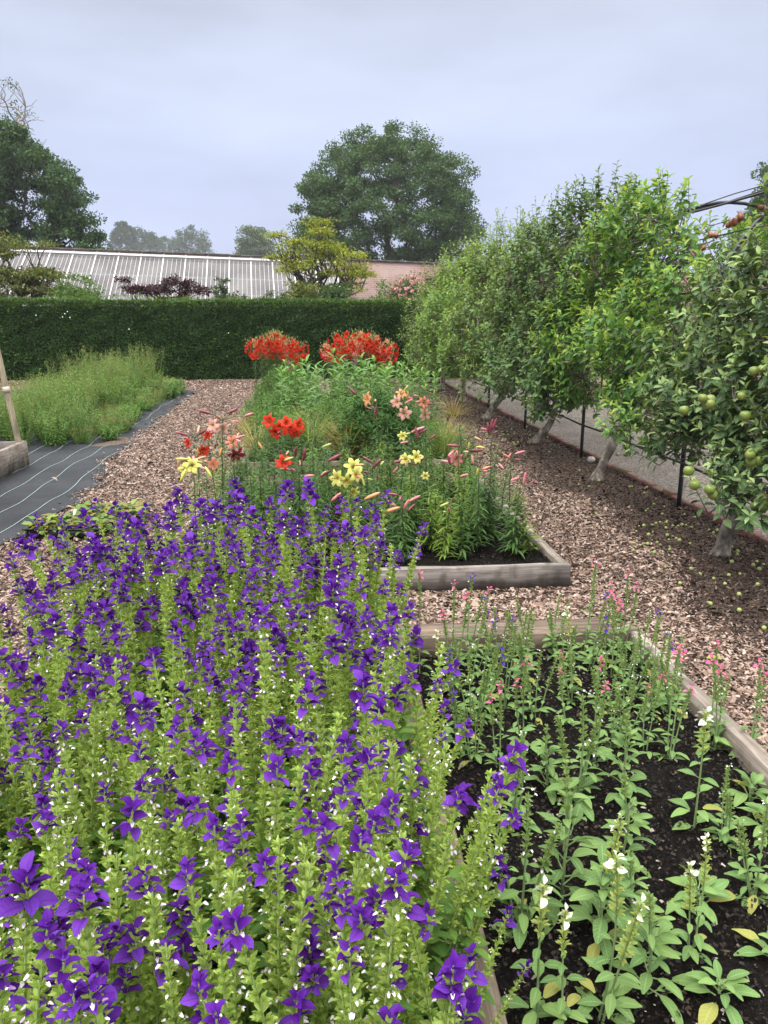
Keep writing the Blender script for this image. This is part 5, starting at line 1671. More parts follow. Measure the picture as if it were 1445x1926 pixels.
def lily(label, base, top, heads, seed, lime=False, leaves=95, leafL=.1, zl=(.06, .93), stemr=.0042):
    """base, top: world points. heads: (kind, colour, point, axis, size)."""
    g = rnd(seed); base = np.array(base, float); top = np.array(top, float) - base
    t = thing('lily', label, 'lily', tuple(base))
    n = 9; k = np.linspace(0, 1, n)
    bow = np.append(g.normal(0, .012, 2), 0)
    P = top[None] * k[:, None] + np.sin(k * math.pi)[:, None] * bow
    st = MB(); st.tube(P, stemr * (1.1 - .6 * k), 6)
    # leaves spiral round the stem
    lv = MB(); m = leaves
    f = zl[0] + (zl[1] - zl[0]) * (np.arange(m) + g.uniform(0, 1, m)) / m
    a = np.arange(m) * 2.4 + g.normal(0, .3, m)
    pp = np.stack([np.interp(f, k, P[:, i]) for i in range(3)], 1)
    d = dirs(a, g.uniform(.15, .75, m))
    lv.inst(leaf(1, .17, 4, .2, .55, .35, .04, .3), frames(d, np.array([0, 0, 1.]) + g.normal(0, .1, (m, 3)), s=leafL * g.uniform(.6, 1.2, m) * (1.15 - .65 * f)), pp)
    for kind, col, pt, ax, size in heads:
        p = np.array(pt, float) - base
        ax = nrm(np.array(ax, float))
        if np.linalg.norm(p - top) < 1e-3: p = p + ax * .03
        j = top - np.array([0, 0, .02]) - (top * .0)
        tail = p - ax * (.0 if kind == 'f' else size * .5)
        mid = (j + tail) / 2 + np.array([0, 0, .012])
        st.tube([j, mid, tail], [.0026, .0022, .0024], 5, cap=False)
        if kind == 'f':
            mb = MB(); flower_bm(mb, p, ax, size, g)
            fl = mb.build('flower', PET[col], t)
            sm = MB()
            for q_ in range(6):
                o = dirs(np.array([q_ * 1.05]), np.array([0.]))[0]
                e = p + ax * .055 * size + (o - ax * (o @ ax)) * .02
                sm.edges([p], [e], .0009, .0008, 4)
                sm.edges([e - o * .005], [e + o * .005], .0018, .0018, 4)
            sm.build('stamens', mat_anther, fl)
        else:
            mb = MB(); bud_bm(mb, p, ax, size, size * .1 + .0015); mb.build('bud', BUD[col], t)
    st.build('stem', mat_lstem, t); lv.build('leaves', mat_lleaf2 if lime else mat_lleaf, t)
    return t


SZ = .1


def L(label, bx, Y, top, heads, seed, lime=False, leaves=95, **kw):
    """bx: x pixel of the stem foot on the soil at depth Y; top and heads given as pixels at depth Y."""
    T = at(top[0], top[1], Y=Y)
    px, _ = bx, 0
    b = at(bx, 900, Y=Y); b[2] = SZ
    hs = []
    g = rnd(seed + 5000)
    for h in heads:
        kind, col, px, py = h[:4]
        ax = h[4] if len(h) > 4 else None
        p = at(px, py, Y=Y + g.normal(0, .03))
        if kind == 'f':
            ax = ax or (g.normal(0, .5), -1, g.normal(.15, .3)); size = (h[5] if len(h) > 5 else 1.0) * g.uniform(.78, .95)
        else:
            ax = ax or (g.normal(0, .6), -.5, .35); size = h[5] if len(h) > 5 else .085
        hs.append((kind, col, p, ax, size))
    for _ in range(3):                      # closed buds nod at every angle round the top
        c_ = str(g.choice(['dark', 'pinkbud', 'pinkbud', 'coralbud', 'greenbud', 'yellowbud' if lime else 'dark']))
        a_ = g.uniform(0, 6.28)
        hs.append(('b', c_, T + np.array([math.cos(a_) * g.uniform(.05, .1), math.sin(a_) * .07, g.uniform(-.07, .035)]), (math.cos(a_), math.sin(a_), g.uniform(-.4, .7)), g.uniform(.05, .085)))
    return lily(label, b, T, hs, seed, lime, leaves, **kw)


Lf, Rt, Up = (-1, -.25, .35), (1, -.25, .35), (.1, -.3, 1)
L('lily with pale pink flowers and long dark buds, left side of the lily bed', 418, 5.9, (420, 785), [('f', 'pink', 402, 800, (-.4, -1, .3), 1.0), ('f', 'pink', 418, 806, (.5, -1, 0), .95), ('b', 'dark', 385, 775, Lf, .1), ('b', 'dark', 437, 773, (-1, -.2, -.45), .1), ('b', 'pinkbud', 405, 838), ('b', 'pinkbud', 468, 780, Rt, .085)], 501)
L('lily with small red flowers beside the bark path, leftmost in the lily bed', 372, 5.55, (370, 815), [('f', 'red', 356, 833, (-.8, -.8, 0), .75), ('f', 'red', 382, 846, (.3, -1, -.2), .9), ('f', 'red', 389, 818, (.6, -1, -.1), .7), ('b', 'dark', 342, 816, Lf, .09), ('b', 'dark', 393, 816, Rt, .085)], 502)
L('lily with a pale yellow flower and yellow buds just above the purple sages', 362, 5.0, (364, 868), [('f', 'yellow', 362, 876, (0, -1, .35), 1.0), ('f', 'yellow', 350, 884, (-.6, -1, .3), .8), ('b', 'yellowbud', 345, 893, (-.5, -.3, -1), .09), ('b', 'yellowbud', 392, 888, (.6, -.3, -1), .09), ('b', 'coralbud', 336, 875, Up, .08)], 503, lime=True)
L('lily with a coral and a hanging maroon flower in the left of the lily bed', 442, 5.4, (438, 828), [('f', 'coral', 437, 832, (.2, -1, .5), .9), ('f', 'maroon', 443, 852, (.4, -1, -.6), 1.1), ('b', 'pinkbud', 451, 822, Rt, .08), ('b', 'orangebud', 415, 850, (-.3, -.2, -1), .07)], 504)
L('lily with a small coral flower low above the purple sages', 402, 5.1, (397, 866), [('f', 'coral', 400, 873, (.6, -1, 0), .8), ('b', 'orangebud', 372, 850, Up, .06)], 505, lime=True)
L('lily bearing the big cluster of scarlet flowers in the middle of the lily bed', 530, 5.9, (530, 808), [('f', 'red', 508, 792, (-.4, -1, .3), 1.15), ('f', 'red', 526, 804, (-.1, -1, .1), 1.1), ('f', 'red', 519, 812, (-.3, -1, -.3), 1.05), ('f', 'red', 538, 796, (.2, -1, .6), 1.0)], 506, leaves=60, leafL=.11)
L('lily with scarlet flowers right of the big scarlet cluster', 546, 6.05, (551, 806), [('f', 'red', 545, 806, (-.1, -1, .1), 1.1), ('f', 'red', 560, 800, (.7, -1, .3), 1.0), ('f', 'red', 556, 812, (.4, -1, -.3), .9)], 507, leaves=55, leafL=.11)
L('lily with one low scarlet flower below the big scarlet cluster', 536, 5.3, (534, 862), [('f', 'red', 533, 870, (.05, -1, .45), .95), ('b', 'dark', 528, 852, Up, .05)], 508)
L('lily with two upright dark buds right of the low scarlet flower', 562, 5.3, (562, 866), [('b', 'dark', 556, 850, Up, .09), ('b', 'dark', 572, 855, (.2, -.2, 1), .1), ('b', 'orangebud', 490, 838, (.6, -.2, -1), .06)], 509)
L('lily with a single long dull purple bud pointing right, middle of the bed', 590, 5.0, (596, 878), [('b', 'dark', 629, 861, (1, -.1, .5), .11), ('b', 'greenbud', 614, 838, (1, -.1, .4), .07)], 510)
L('lily with the pale yellow flower cluster in the centre of the lily bed', 662, 5.05, (660, 880), [('f', 'yellow', 636, 899, (-.5, -1, .1), 1.0), ('f', 'yellow', 664, 880, (.2, -1, .5), 1.1), ('f', 'yellow', 652, 902, (-.1, -1, -.3), 1.0), ('f', 'yellow', 668, 892, (.5, -1, .1), .95), ('f', 'yellow', 664, 922, (.3, -1, -.6), .8), ('b', 'yellowbud', 683, 905, (.3, -.3, -1), .07)], 511, lime=True)
L('lily with an orange pink trumpet held sideways high over the bed', 716, 6.2, (708, 752), [('f', 'orange', 694, 750, (-.8, -.6, .0), 1.15), ('b', 'dark', 664, 736, (.7, -.1, -.8), .09), ('b', 'dark', 707, 776, (.05, -.1, 1), .1)], 512)
L('lily with pale pink open flowers right of the orange pink trumpet', 758, 6.1, (754, 748), [('f', 'pink', 760, 777, (.1, -1, .0), 1.1), ('f', 'pink', 748, 756, (-.6, -1, 0), 1.0), ('f', 'orange', 754, 742, (.3, -1, .7), .8), ('b', 'orangebud', 767, 745, Up, .07), ('b', 'yellowbud', 764, 730, (.6, -.2, .8), .06)], 513)
L('lily with coral and pink flowers at the right back of the lily bed', 808, 6.0, (800, 750), [('f', 'coral', 796, 758, (.4, -1, .3), 1.0), ('f', 'pink', 798, 778, (.3, -1, -.2), .95), ('b', 'greenbud', 800, 728, Up, .05), ('b', 'greenbud', 817, 738, Up, .05)], 514)
L('lily with long dark buds fanned out under the pink flowers', 775, 5.7, (776, 818), [('b', 'dark', 762, 830, (-.5, -.2, 1), .09), ('b', 'dark', 784, 815, (.2, -.1, -1), .1), ('b', 'pinkbud', 786, 808, (1, -.1, .4), .11), ('b', 'dark', 814, 822, (1, -.1, .8), .07), ('f', 'yellow', 758, 820, (-.4, -1, .2), .6)], 515)
L('lily with pale yellow flowers half hidden by dark buds, right of centre', 772, 5.2, (770, 866), [('f', 'yellow', 782, 860, (.4, -1, .3), .9), ('f', 'yellow', 764, 864, (-.5, -1, .2), .8), ('b', 'dark', 755, 867, (-1, -.1, -.15), .11), ('b', 'dark', 788, 868, (1, -.1, .7), .1), ('b', 'pinkbud', 744, 884, (.7, -.2, 1), .06), ('f', 'yellow', 800, 895, (0, -1, .2), .5)], 516, lime=True)
L('lily with forked dull purple buds above the feathery green plants', 703, 5.1, (712, 880), [('b', 'dark', 708, 873, (.8, -.2, .9), .1), ('b', 'dark', 692, 865, (.8, -.1, -.55), .08), ('b', 'pinkbud', 712, 898, Up, .06)], 517)
L('lily with one long salmon bud pointing right above the front plank', 724, 4.85, (722, 925), [('b', 'coralbud', 700, 933, (1, -.3, .5), .12), ('b', 'pinkbud', 632, 935, (1, -.2, .9), .09)], 518)
L('lily with two salmon buds hanging left low in the bed', 760, 4.75, (757, 938), [('b', 'coralbud', 737, 959, (1, -.3, .38), .12), ('b', 'pinkbud', 764, 949, (.5, -.2, 1), .08)], 519)
L('lily with a rose pink open flower, right part of the lily bed', 868, 5.2, (862, 856), [('f', 'rose', 858, 862, (-.2, -1, .1), 1.0), ('b', 'dark', 845, 866, (-.3, -.1, 1), .08), ('b', 'dark', 852, 838, (-1, -.1, .12), .09), ('b', 'pinkbud', 889, 864, (.2, -.1, -1), .07)], 520, lime=True)
L('lily with dark buds spread flat to the right of the rose pink flower', 884, 5.4, (884, 840), [('b', 'dark', 897, 847, (1, -.1, 0), .1), ('b', 'yellowbud', 882, 838, Up, .06)], 521, lime=True)
L('tall lily topped by a closed crimson bud cluster standing above the rest at right', 922, 5.3, (925, 812), [('b', 'dark', 925, 803, (.1, -.1, 1), .12), ('b', 'dark', 930, 798, (.35, -.1, 1), .09), ('b', 'dark', 919, 806, (-.2, -.1, 1), .09)], 522)
L('lily with a pale cream upright bud right of the crimson cluster', 902, 5.0, (900, 880), [('b', 'yellowbud', 898, 888, Up, .06), ('b', 'orangebud', 915, 880, Rt, .07)], 523)
L('lily with two pink buds at the top near the right side plank', 962, 5.0, (962, 862), [('b', 'pinkbud', 957, 861, (.4, -.2, 1), .075), ('b', 'pinkbud', 978, 851, (1, -.1, .3), .07)], 524)
L('lily with one upright coral bud, rightmost in the lily bed', 974, 4.85, (982, 905), [('b', 'pinkbud', 987, 900, (.1, -.1, 1), .09)], 525)
L('short lime green lily stem with a lone dark bud in the middle front', 842, 4.8, (850, 940), [('b', 'dark', 851, 943, Up, .05)], 526, lime=True)
g = rnd(540)
for i, (px, py, hgt, lime) in enumerate(((762, 1040, .42, 0), (790, 1030, .5, 0), (812, 1035, .46, 1), (835, 1040, .4, 1), (858, 1020, .5, 1), (905, 1018, .5, 0), (925, 1010, .45, 0), (965, 1040, .42, 0), (745, 1045, .16, 0), (880, 1000, .5, 0), (820, 985, .55, 1), (780, 985, .5, 0), (945, 985, .45, 0), (700, 960, .5, 0), (845, 965, .6, 1), (480, 960, .6, 0), (505, 940, .55, 0), (590, 960, .5, 0), (455, 930, .6, 0), (420, 930, .6, 1), (620, 930, .55, 0), (400, 900, .6, 0), (730, 940, .55, 0), (810, 940, .6, 0), (880, 930, .55, 0), (930, 940, .5, 0), (760, 905, .55, 0), (700, 905, .5, 0), (650, 905, .5, 0))):
    p = at(px, py, SZ)
    lily('leafy lily stem without flowers standing among the blooming lilies' if hgt > .2 else 'tiny leafy lily shoot just behind the front plank', (p[0], p[1], SZ), (p[0] + g.normal(0, .02), p[1] + g.normal(0, .02), SZ + hgt), [], 541 + i, bool(lime), 95 if hgt > .2 else 25, leafL=.115 if lime else .11)['group'] = 'flowerless lily stems' if hgt > .2 else 'lily shoot'

pts = []; tries = 0
while len(pts) < 74 and tries < 9000:
    tries += 1
    x, y = g.uniform(-.84, 1.46), g.uniform(4.72, 7.2)
    if .05 < x < .42 and y < 5.15: continue
    if any((x - a_) ** 2 + (y - b_) ** 2 < .14 ** 2 for a_, b_ in pts): continue
    pts.append((x, y))
LP = Placer([lily('leafy lily stem without flowers standing among the blooming lilies', (0, 0, 0), (.01, .01, h_), [], 900 + i_, i_ == 2, 100, leafL=.115) for i_, h_ in enumerate((.5, .58, .46, .64, .4))])
for x, y in pts:
    LP.put(int(g.choice([0, 1, 2, 3, 4], p=[.26, .24, .12, .18, .2])), (x, y, SZ), (g.normal(0, .08), g.normal(0, .08) + (.25 if x > 1.3 else -.3 if x < -.7 else 0), g.uniform(0, 6.28)), g.uniform(.85, 1.15), None, 'flowerless lily stems')

# fallen bud tip near the corner and feathery plants
mat_feather = leaf_mat('feather_leaf', [(.13, .24, .035), (.19, .31, .05), (.1, .19, .035)], trans=.3, rough=.55)


def feather_proto(seed, H):
    g = rnd(seed); t = thing('feathery_plant', None, 'feathery plant')
    st, lv = MB(), MB(); st.tube([(0, 0, 0), (.01, 0, H * .5), (0, .01, H * .95)], [.004, .0035, .002], 5)
    n = 26
    for i in range(n):
        f = .15 + .85 * i / n; a = i * 2.4; d = dirs(np.array([a]), np.array([.35 + .75 * f]))[0]
        A = np.array([0, 0, H * .9 * f]); Ll = H * (.5 - .22 * f) * g.uniform(.8, 1.2)
        B = A + d * Ll
        lv.edges([A], [B], .0013, .0008, 4)
        m = 22; tt = np.repeat(np.linspace(.2, 1, m // 2), 2)
        s = np.cross(d, [0, 0, 1.]); s = nrm(s)
        sd = np.where(np.arange(m) % 2, 1, -1)[:, None] * s * .8 + d * .6 + g.normal(0, .35, (m, 3))
        lv.inst(leaf(1, .1, 1, 0, .1), frames(sd, np.array([0, 0, 1.]) + g.normal(0, .2, (m, 3)), s=Ll * .3 * g.uniform(.6, 1.2, m) * (1.15 - .5 * tt)), A + (B - A) * tt[:, None])
    st.build('stem', mat_ystem, t); lv.build('leaves', mat_feather, t); return t


FP = Placer([feather_proto(580, .34), feather_proto(581, .3)])
for i, (px, py, sc, lab) in enumerate(((655, 1010, 1.1, 'bright feathery green plant left of the black compost gap'), (672, 1000, 1.0, 'bright feathery green plant next to the compost gap, taller one'), (705, 1030, .85, 'small feathery green plant alone in the compost gap'), (735, 1000, 1.1, 'feathery green plant beneath the long salmon bud'), (755, 985, 1.0, 'feathery green plant right of the salmon bud'), (640, 960, 1.1, 'feathery green plant under the pale yellow lily cluster'), (615, 940, 1.0, 'feathery green plant left of the pale yellow lily cluster'), (545, 935, .9, 'feathery green plant behind the purple sages near the low scarlet lily'), (500, 960, .9, 'feathery green plant half hidden by purple sages'), (660, 930, 1.1, 'feathery green plant behind the pale yellow lily cluster'), (690, 900, 1.0, 'feathery green plant close to the brown plank behind'), (560, 905, 1.0, 'feathery green plant before the brown plank, left'))):
    p = at(px, py, SZ); FP.put(i % 2, (p[0], p[1], SZ), (0, 0, i * 1.3), sc, lab)
FP.clean()


# ---- dark bush, grasses, leafy clumps of the third bed
def bush(name, label, cat, c, r, n, lsize, lm, seed, up=.5, wl=.3, group=None, stems=24, seg=2):
    """Low mass of upright leafy shoots over a dome."""
    g = rnd(seed); t = thing(name, label, cat, tuple(c), 0, group)
    q_ = g.uniform(0, 1, n) ** .5; a = g.uniform(0, 6.28, n)
    x, y = r[0] * q_ * np.cos(a), r[1] * q_ * np.sin(a)
    h = r[2] * np.sqrt(np.maximum(0, 1 - .85 * q_ ** 2)) * (1 + .1 * wob(x, y, seed, 5)) * g.uniform(.25, 1.03, n) ** .6
    A = np.stack([x * .92, y * .92, h], 1)
    D = nrm(np.stack([x * up / r[0], y * up / r[1], np.full(n, 1.)], 1) + g.normal(0, .2, (n, 3)))
    mb, st = MB(), MB()
    Ln = g.uniform(.08, .16, n)
    shoot_leaves(mb, None, A - D * .1, D, Ln, 10, lsize, g, leaf(1, wl, seg, .15, .25, .4, .05, .2), 0, .1, .75)
    k = g.permutation(n)[:n // 2]
    st.edges(np.stack([x[k] * .4, y[k] * .4, np.zeros(len(k))], 1), A[k], .003, .002, 4)
    st.build('stems', mat_ystem, t); mb.build('leaves', lm, t)
    return t


mat_dbush = leaf_mat('dark_bush_leaf', [(.03, .08, .018), (.045, .115, .024), (.065, .15, .03)], trans=.22, rough=.42)
mat_gclump = leaf_mat('green_clump_leaf', [(.07, .15, .03), (.1, .2, .04), (.06, .13, .03)], trans=.28, rough=.5)
c = at(715, 850, Y=8.85)
bush('dark_bush', 'rounded dark green bush with small pointed leaves behind the lilies', 'bush', (c[0], 8.85, SZ), (.58, .45, .8), 620, .07, mat_dbush, 601, wl=.32)
bush('leafy_clump', 'bright green leafy clump at the left front of the third bed', 'leafy clump', (-.55, 9.9, SZ), (.45, .6, .52), 330, .07, mat_gclump, 602, wl=.22)
bush('leafy_clump', 'mid green leafy clump between the tan grass and the broad leaved thicket', 'leafy clump', (.2, 10.4, SZ), (.5, .4, .55), 300, .07, mat_gclump, 603, wl=.22)
bush('leafy_clump', 'tall thin leaved green clump at the front left corner of the third bed', 'leafy clump', (-.45, 8.75, SZ), (.4, .35, .42), 260, .07, mat_lleaf, 607, wl=.14)
bush('leafy_clump', 'dark thin leaved clump right of the dark bush in the third bed', 'leafy clump', (1.35, 9.9, SZ), (.3, .35, .5), 260, .07, mat_lleaf, 608, wl=.14)
bush('leafy_clump', 'low green clump spilling over the left side of the farthest bed', 'leafy clump', (-.75, 12.2, SZ), (.5, .8, .5), 360, .08, mat_gclump, 604, wl=.22)
bush('leafy_clump', 'green clump at the right side of the third bed beside the mulch', 'leafy clump', (1.3, 9.3, SZ), (.35, .6, .4), 240, .07, mat_gclump, 605, wl=.14)
mat_grass_t = leaf_mat('tan_grass', [(.36, .28, .12), (.45, .36, .17), (.28, .24, .1), (.2, .22, .07)], trans=.25, rough=.7)
mat_grass_g = leaf_mat('green_grass', [(.1, .17, .04), (.14, .22, .05), (.2, .24, .07)], trans=.25, rough=.6)


def grass(label, c, r, h, n, lm, seed, w=.005, lean=.5, group=None, head=True):
    g = rnd(seed); t = thing('grass_tuft', label, 'grass tuft', tuple(c), 0, group)
    mb = MB()
    a = g.uniform(0, 6.28, n); q_ = r * .35 * g.uniform(0, 1, n)
    d = dirs(a, R(90) - np.abs(g.normal(0, lean, n)).clip(0, 1.3))
    mb.inst(leaf(1, .0, 6, .1, .45) if False else leaf(1, w / h * 1.0, 6, .2, .5, .2, .05, .8), frames(d, np.array([0, 0, 1.]), s=h * g.uniform(.6, 1.15, n)), np.stack([q_ * np.cos(a), q_ * np.sin(a), np.zeros(n)], 1))
    mb.build('blades', lm, t)
    if head:
        hd_ = MB(); m = n * 3
        i = g.integers(0, n, m)
        p = np.stack([q_ * np.cos(a), q_ * np.sin(a), np.zeros(n)], 1)[i] + d[i] * (h * g.uniform(.6, .95, m))[:, None] + g.normal(0, .03, (m, 3)) - np.array([0, 0, .12 * h])
        hd_.inst(rhomb(.016, .006), frames(rdir(g, m)), p)
        hd_.build('seed_heads', mat_grass_t, t)
    return t


grass('tan feathery grass tuft left of the dark bush', (at(655, 800, Y=8.75)[0], 8.75, SZ), .3, .55, 260, mat_grass_t, 611, .006, .55)
grass('arching green and straw grass tuft above the scarlet lilies', (at(580, 800, Y=9.0)[0], 9.0, SZ), .35, .7, 220, mat_grass_g, 612, .008, .45)
grass('thin straw grass tuft at the left edge of the third bed', (-.72, 8.9, SZ), .3, .5, 180, mat_grass_t, 613, .006, .6)
grass('fine green grass tuft at the right edge of the third bed', (1.42, 8.75, SZ), .3, .55, 240, mat_grass_g, 614, .006, .55)
grass('dry straw tuft spilling on the path left of the farthest bed', (-1.05, 11.6, 0), .3, .45, 200, mat_grass_t, 615, .007, .75)
grass('dry brown straw lying on the mulch under the fruit trees', (2.35, 13.4, 0), .4, .5, 200, mat_grass_t, 616, .007, 1.0, head=False)
grass('dry straw tuft by the right corner of the dark bush bed', (1.75, 10.6, 0), .35, .5, 160, mat_grass_t, 617, .007, .8, head=False)

# ---- broad leaved thicket
mat_broad = leaf_mat('broad_leaf', [(.08, .19, .045), (.11, .24, .055), (.15, .29, .075), (.09, .2, .05)], trans=.28, rough=.42, vein=.6, vcol=(.22, .33, .14), sidevein=.15, hue=.1)
mat_mauve = leaf_mat('mauve_flower', [(.3, .07, .16), (.4, .14, .27), (.2, .04, .09)], trans=.2)


def broad_proto(seed, H, flower=False):
    g = rnd(seed); t = thing('milkweed', None, 'milkweed')
    st, lv, fl = MB(), MB(), MB()
    top = np.array([g.normal(0, .05), g.normal(0, .05), H])
    st.tube([(0, 0, 0), top * .5 + np.array([.01, 0, 0]), top], [.006, .005, .003], 6)
    n = 13
    for i in range(n):
        f = .15 + .83 * i / (n - 1); a = i * 1.65 + g.normal(0, .2)
        for s_ in (0, math.pi):
            d = dirs(np.array([a + s_]), np.array([.25 + .7 * f + g.normal(0, .12)]))
            lv.inst(leaf(1, .24, 5, .12, .5, .4, .02, .15, .02), frames(d, np.array([0, 0, 1.]) + g.normal(0, .12, 3), s=(.27 - .09 * f) * g.uniform(.8, 1.15)), (top * f)[None])
    st.build('stem', mat_ystem, t); lv.build('leaves', mat_broad, t)
    if flower:
        for _ in range(3):
            c_ = top + g.normal(0, .02, 3)
            fl.inst(rhomb(.02, .014, .2), frames(rdir(g, 22)), np.repeat(c_[None], 22, 0) + rdir(g, 22) * .015)
        fl.build('flower_head', mat_mauve, t)
    return t


BP = Placer([broad_proto(620, .95), broad_proto(621, 1.0, True), broad_proto(622, .85), broad_proto(623, 1.05)])
g = rnd(630); pts = []; tries = 0
while len(pts) < 72 and tries < 9000:
    tries += 1
    x, y = g.uniform(-.6, 1.75), g.uniform(10.9, 13.2)
    if any((x - a) ** 2 + (y - b) ** 2 < .16 ** 2 for a, b in pts): continue
    pts.append((x, y))
for x, y in pts:
    k = int(g.choice([0, 1, 2, 3], p=[.3, .14, .3, .26]))
    BP.put(k, (x, y, .08), (g.normal(0, .1), g.normal(0, .1), g.uniform(0, 6.28)), g.uniform(.8, 1.08) * (1 - .12 * abs(x - .6)), 'mauve headed milkweed in the broad leaved thicket before the red lilies' if k == 1 else 'broad leaved milkweed without flower in the thicket before the red lilies', 'flowering milkweeds' if k == 1 else 'flowerless milkweeds')
BP.clean()

# ---- tall red lilies of the farthest bed
mat_seed = leaf_mat('lily_green_bud', [(.3, .34, .08), (.38, .4, .12), (.22, .3, .07), (.42, .2, .1)], trans=.1)


def redlily_proto(seed, H, col, nf):
    g = rnd(seed); t = thing('red_lily', None, 'red lily')
    st, lv, fl, bd = MB(), MB(), MB(), MB()
    top = np.array([0, 0, H]); st.tube([(0, 0, 0), (.01, 0, H * .5), top], [.006, .005, .003], 5)
    m = 60; f = .05 + .72 * (np.arange(m) + .5) / m; a = np.arange(m) * 2.4
    lv.inst(leaf(1, .15, 3, .2, .6, .35), frames(dirs(a, g.uniform(.1, .6, m)), s=.11 * g.uniform(.7, 1.1, m) * (1.1 - .4 * f)), np.stack([0 * f, 0 * f, H * f], 1))
    for i in range(nf):
        a_ = i * 2.4 + g.normal(0, .3); f_ = .7 + .24 * i / nf
        d = dirs(np.array([a_]), np.array([.15]))[0]
        A = top * f_; B = A + d * g.uniform(.08, .13)
        st.edges([A], [B], .002, .0018, 4)
        flower_bm(fl, B, nrm(d + np.array([0, 0, -.35])), g.uniform(.85, 1.05), g)
    for i in range(9):
        a_ = i * 2.4; d = dirs(np.array([a_]), np.array([.35]))[0]
        A = top * (.86 + .14 * i / 12); B = A + d * g.uniform(.05, .1)
        st.edges([A], [B], .0018, .0015, 4)
        bud_bm(bd, B + np.array([0, 0, -.006]), (d[0] * .3, d[1] * .3, -1 if g.uniform() < .5 else 1), .045, .0065)
    st.build('stem', mat_lstem, t); lv.build('leaves', mat_lleaf, t); fl.build('flowers', PET[col], t); bd.build('buds', mat_seed, t)
    return t


RP = Placer([redlily_proto(640, 1.4, 'red', 7), redlily_proto(641, 1.3, 'red', 8), redlily_proto(642, 1.38, 'coral', 7), redlily_proto(643, 1.46, 'red', 6)])
g = rnd(650)
for cx, cy, rx, ry, n, side in ((-.78, 15.2, .56, .6, 36, 'left'), (.84, 15.2, .64, .6, 44, 'right')):
    pts = []; tries = 0
    while len(pts) < n and tries < 9000:
        tries += 1
        a, q_ = g.uniform(0, 6.28), math.sqrt(g.uniform()); x, y = cx + rx * q_ * math.cos(a), cy + ry * q_ * math.sin(a)
        if any((x - u_) ** 2 + (y - v_) ** 2 < .1 ** 2 for u_, v_ in pts): continue
        pts.append((x, y))
    for x, y in pts:
        k = int(g.choice([0, 1, 2, 3], p=[.34, .3, .16, .2]))
        ln = (x - cx) / rx
        hs = (1.0 - .2 * ln ** 2) * g.uniform(.92, 1.04)
        RP.put(k, (x, y, .1), (g.normal(0, .05) + .04, ln * .22, g.uniform(0, 6.28)), hs, ('coral' if k == 2 else 'scarlet') + ' tall lily in the %s of the two far clumps before the hedge' % side, ('coral' if k == 2 else 'scarlet') + ' lilies of the %s far clump' % side)
RP.clean()
bush('leafy_clump', 'leafy green mass under the left clump of tall red lilies', 'leafy clump', (-.55, 14.4, SZ), (.7, .5, .75), 300, .1, mat_gclump, 606, wl=.2)

# ---------------------------------------------------------------- wild weeds on the membrane at left
mat_weed = leaf_mat('weed_leaf', [(.055, .135, .03), (.085, .18, .04), (.12, .23, .05), (.16, .26, .06)], trans=.28, rough=.55, hue=.12)
mat_wseed = leaf_mat('weed_seed', [(.3, .2, .12), (.38, .3, .16), (.24, .26, .09), (.42, .22, .2)], trans=.2)
mat_wst = leaf_mat('weed_stem', [(.13, .2, .05), (.2, .24, .07)], trans=0, rough=.7)
mat_wyel = leaf_mat('weed_yellow_flower', [(.7, .55, .03), (.75, .6, .05)], trans=.1)


def weed_proto(seed, H, rad, ns, seedy, wl=.22, ls=.06, yel=False):
    g = rnd(seed); t = thing('weed_clump', None, 'weed clump')
    st, lv, sd = MB(), MB(), MB()
    a = g.uniform(0, 6.28, ns); q_ = rad * g.uniform(0, 1, ns) ** .6
    A = np.stack([q_ * np.cos(a) * .6, q_ * np.sin(a) * .6, np.zeros(ns)], 1)
    D = nrm(np.stack([q_ * np.cos(a) * .7, q_ * np.sin(a) * .7, np.full(ns, H)], 1) + g.normal(0, .1, (ns, 3)))
    Ln = H * g.uniform(.6, 1.1, ns)
    st.edges(A, A + D * Ln[:, None], .0035, .0012, 4)
    shoot_leaves(lv, None, A, D, Ln, 30, ls * 1.25, g, leaf(1, wl, 2, .1, .35, .4), 0, .1, .8)
    m = int(ns * seedy * .35)
    i = g.integers(0, ns, m); P = A[i] + D[i] * (Ln[i] * g.uniform(.72, 1.05, m))[:, None] + g.normal(0, .025, (m, 3))
    sd.inst(rhomb(.022, .008, .1), frames(nrm(rdir(g, m) * .6 + np.array([0, 0, 1.]))), P)
    st.build('stems', mat_wst, t); lv.build('leaves', mat_weed, t); sd.build('seed_heads', mat_wyel if yel else mat_wseed, t)
    return t


WP = Placer([weed_proto(660, .85, .3, 46, 14), weed_proto(661, .7, .32, 46, 8, .3), weed_proto(662, .95, .28, 40, 18, .16), weed_proto(663, .5, .34, 50, 4, .4, .07), weed_proto(664, .42, .36, 60, 22, .12, .05), weed_proto(665, .8, .3, 40, 1.2, .3, .06, True)])
g = rnd(670); pts = []; tries = 0


def wild_right(y):
    return np.interp(y, [10.6, 11.2, 12.2, 13.2, 14.5, 16, 17.6, 18.4], [-3.2, -2.95, -3.0, -3.15, -3.3, -3.25, -3.15, -3.3])


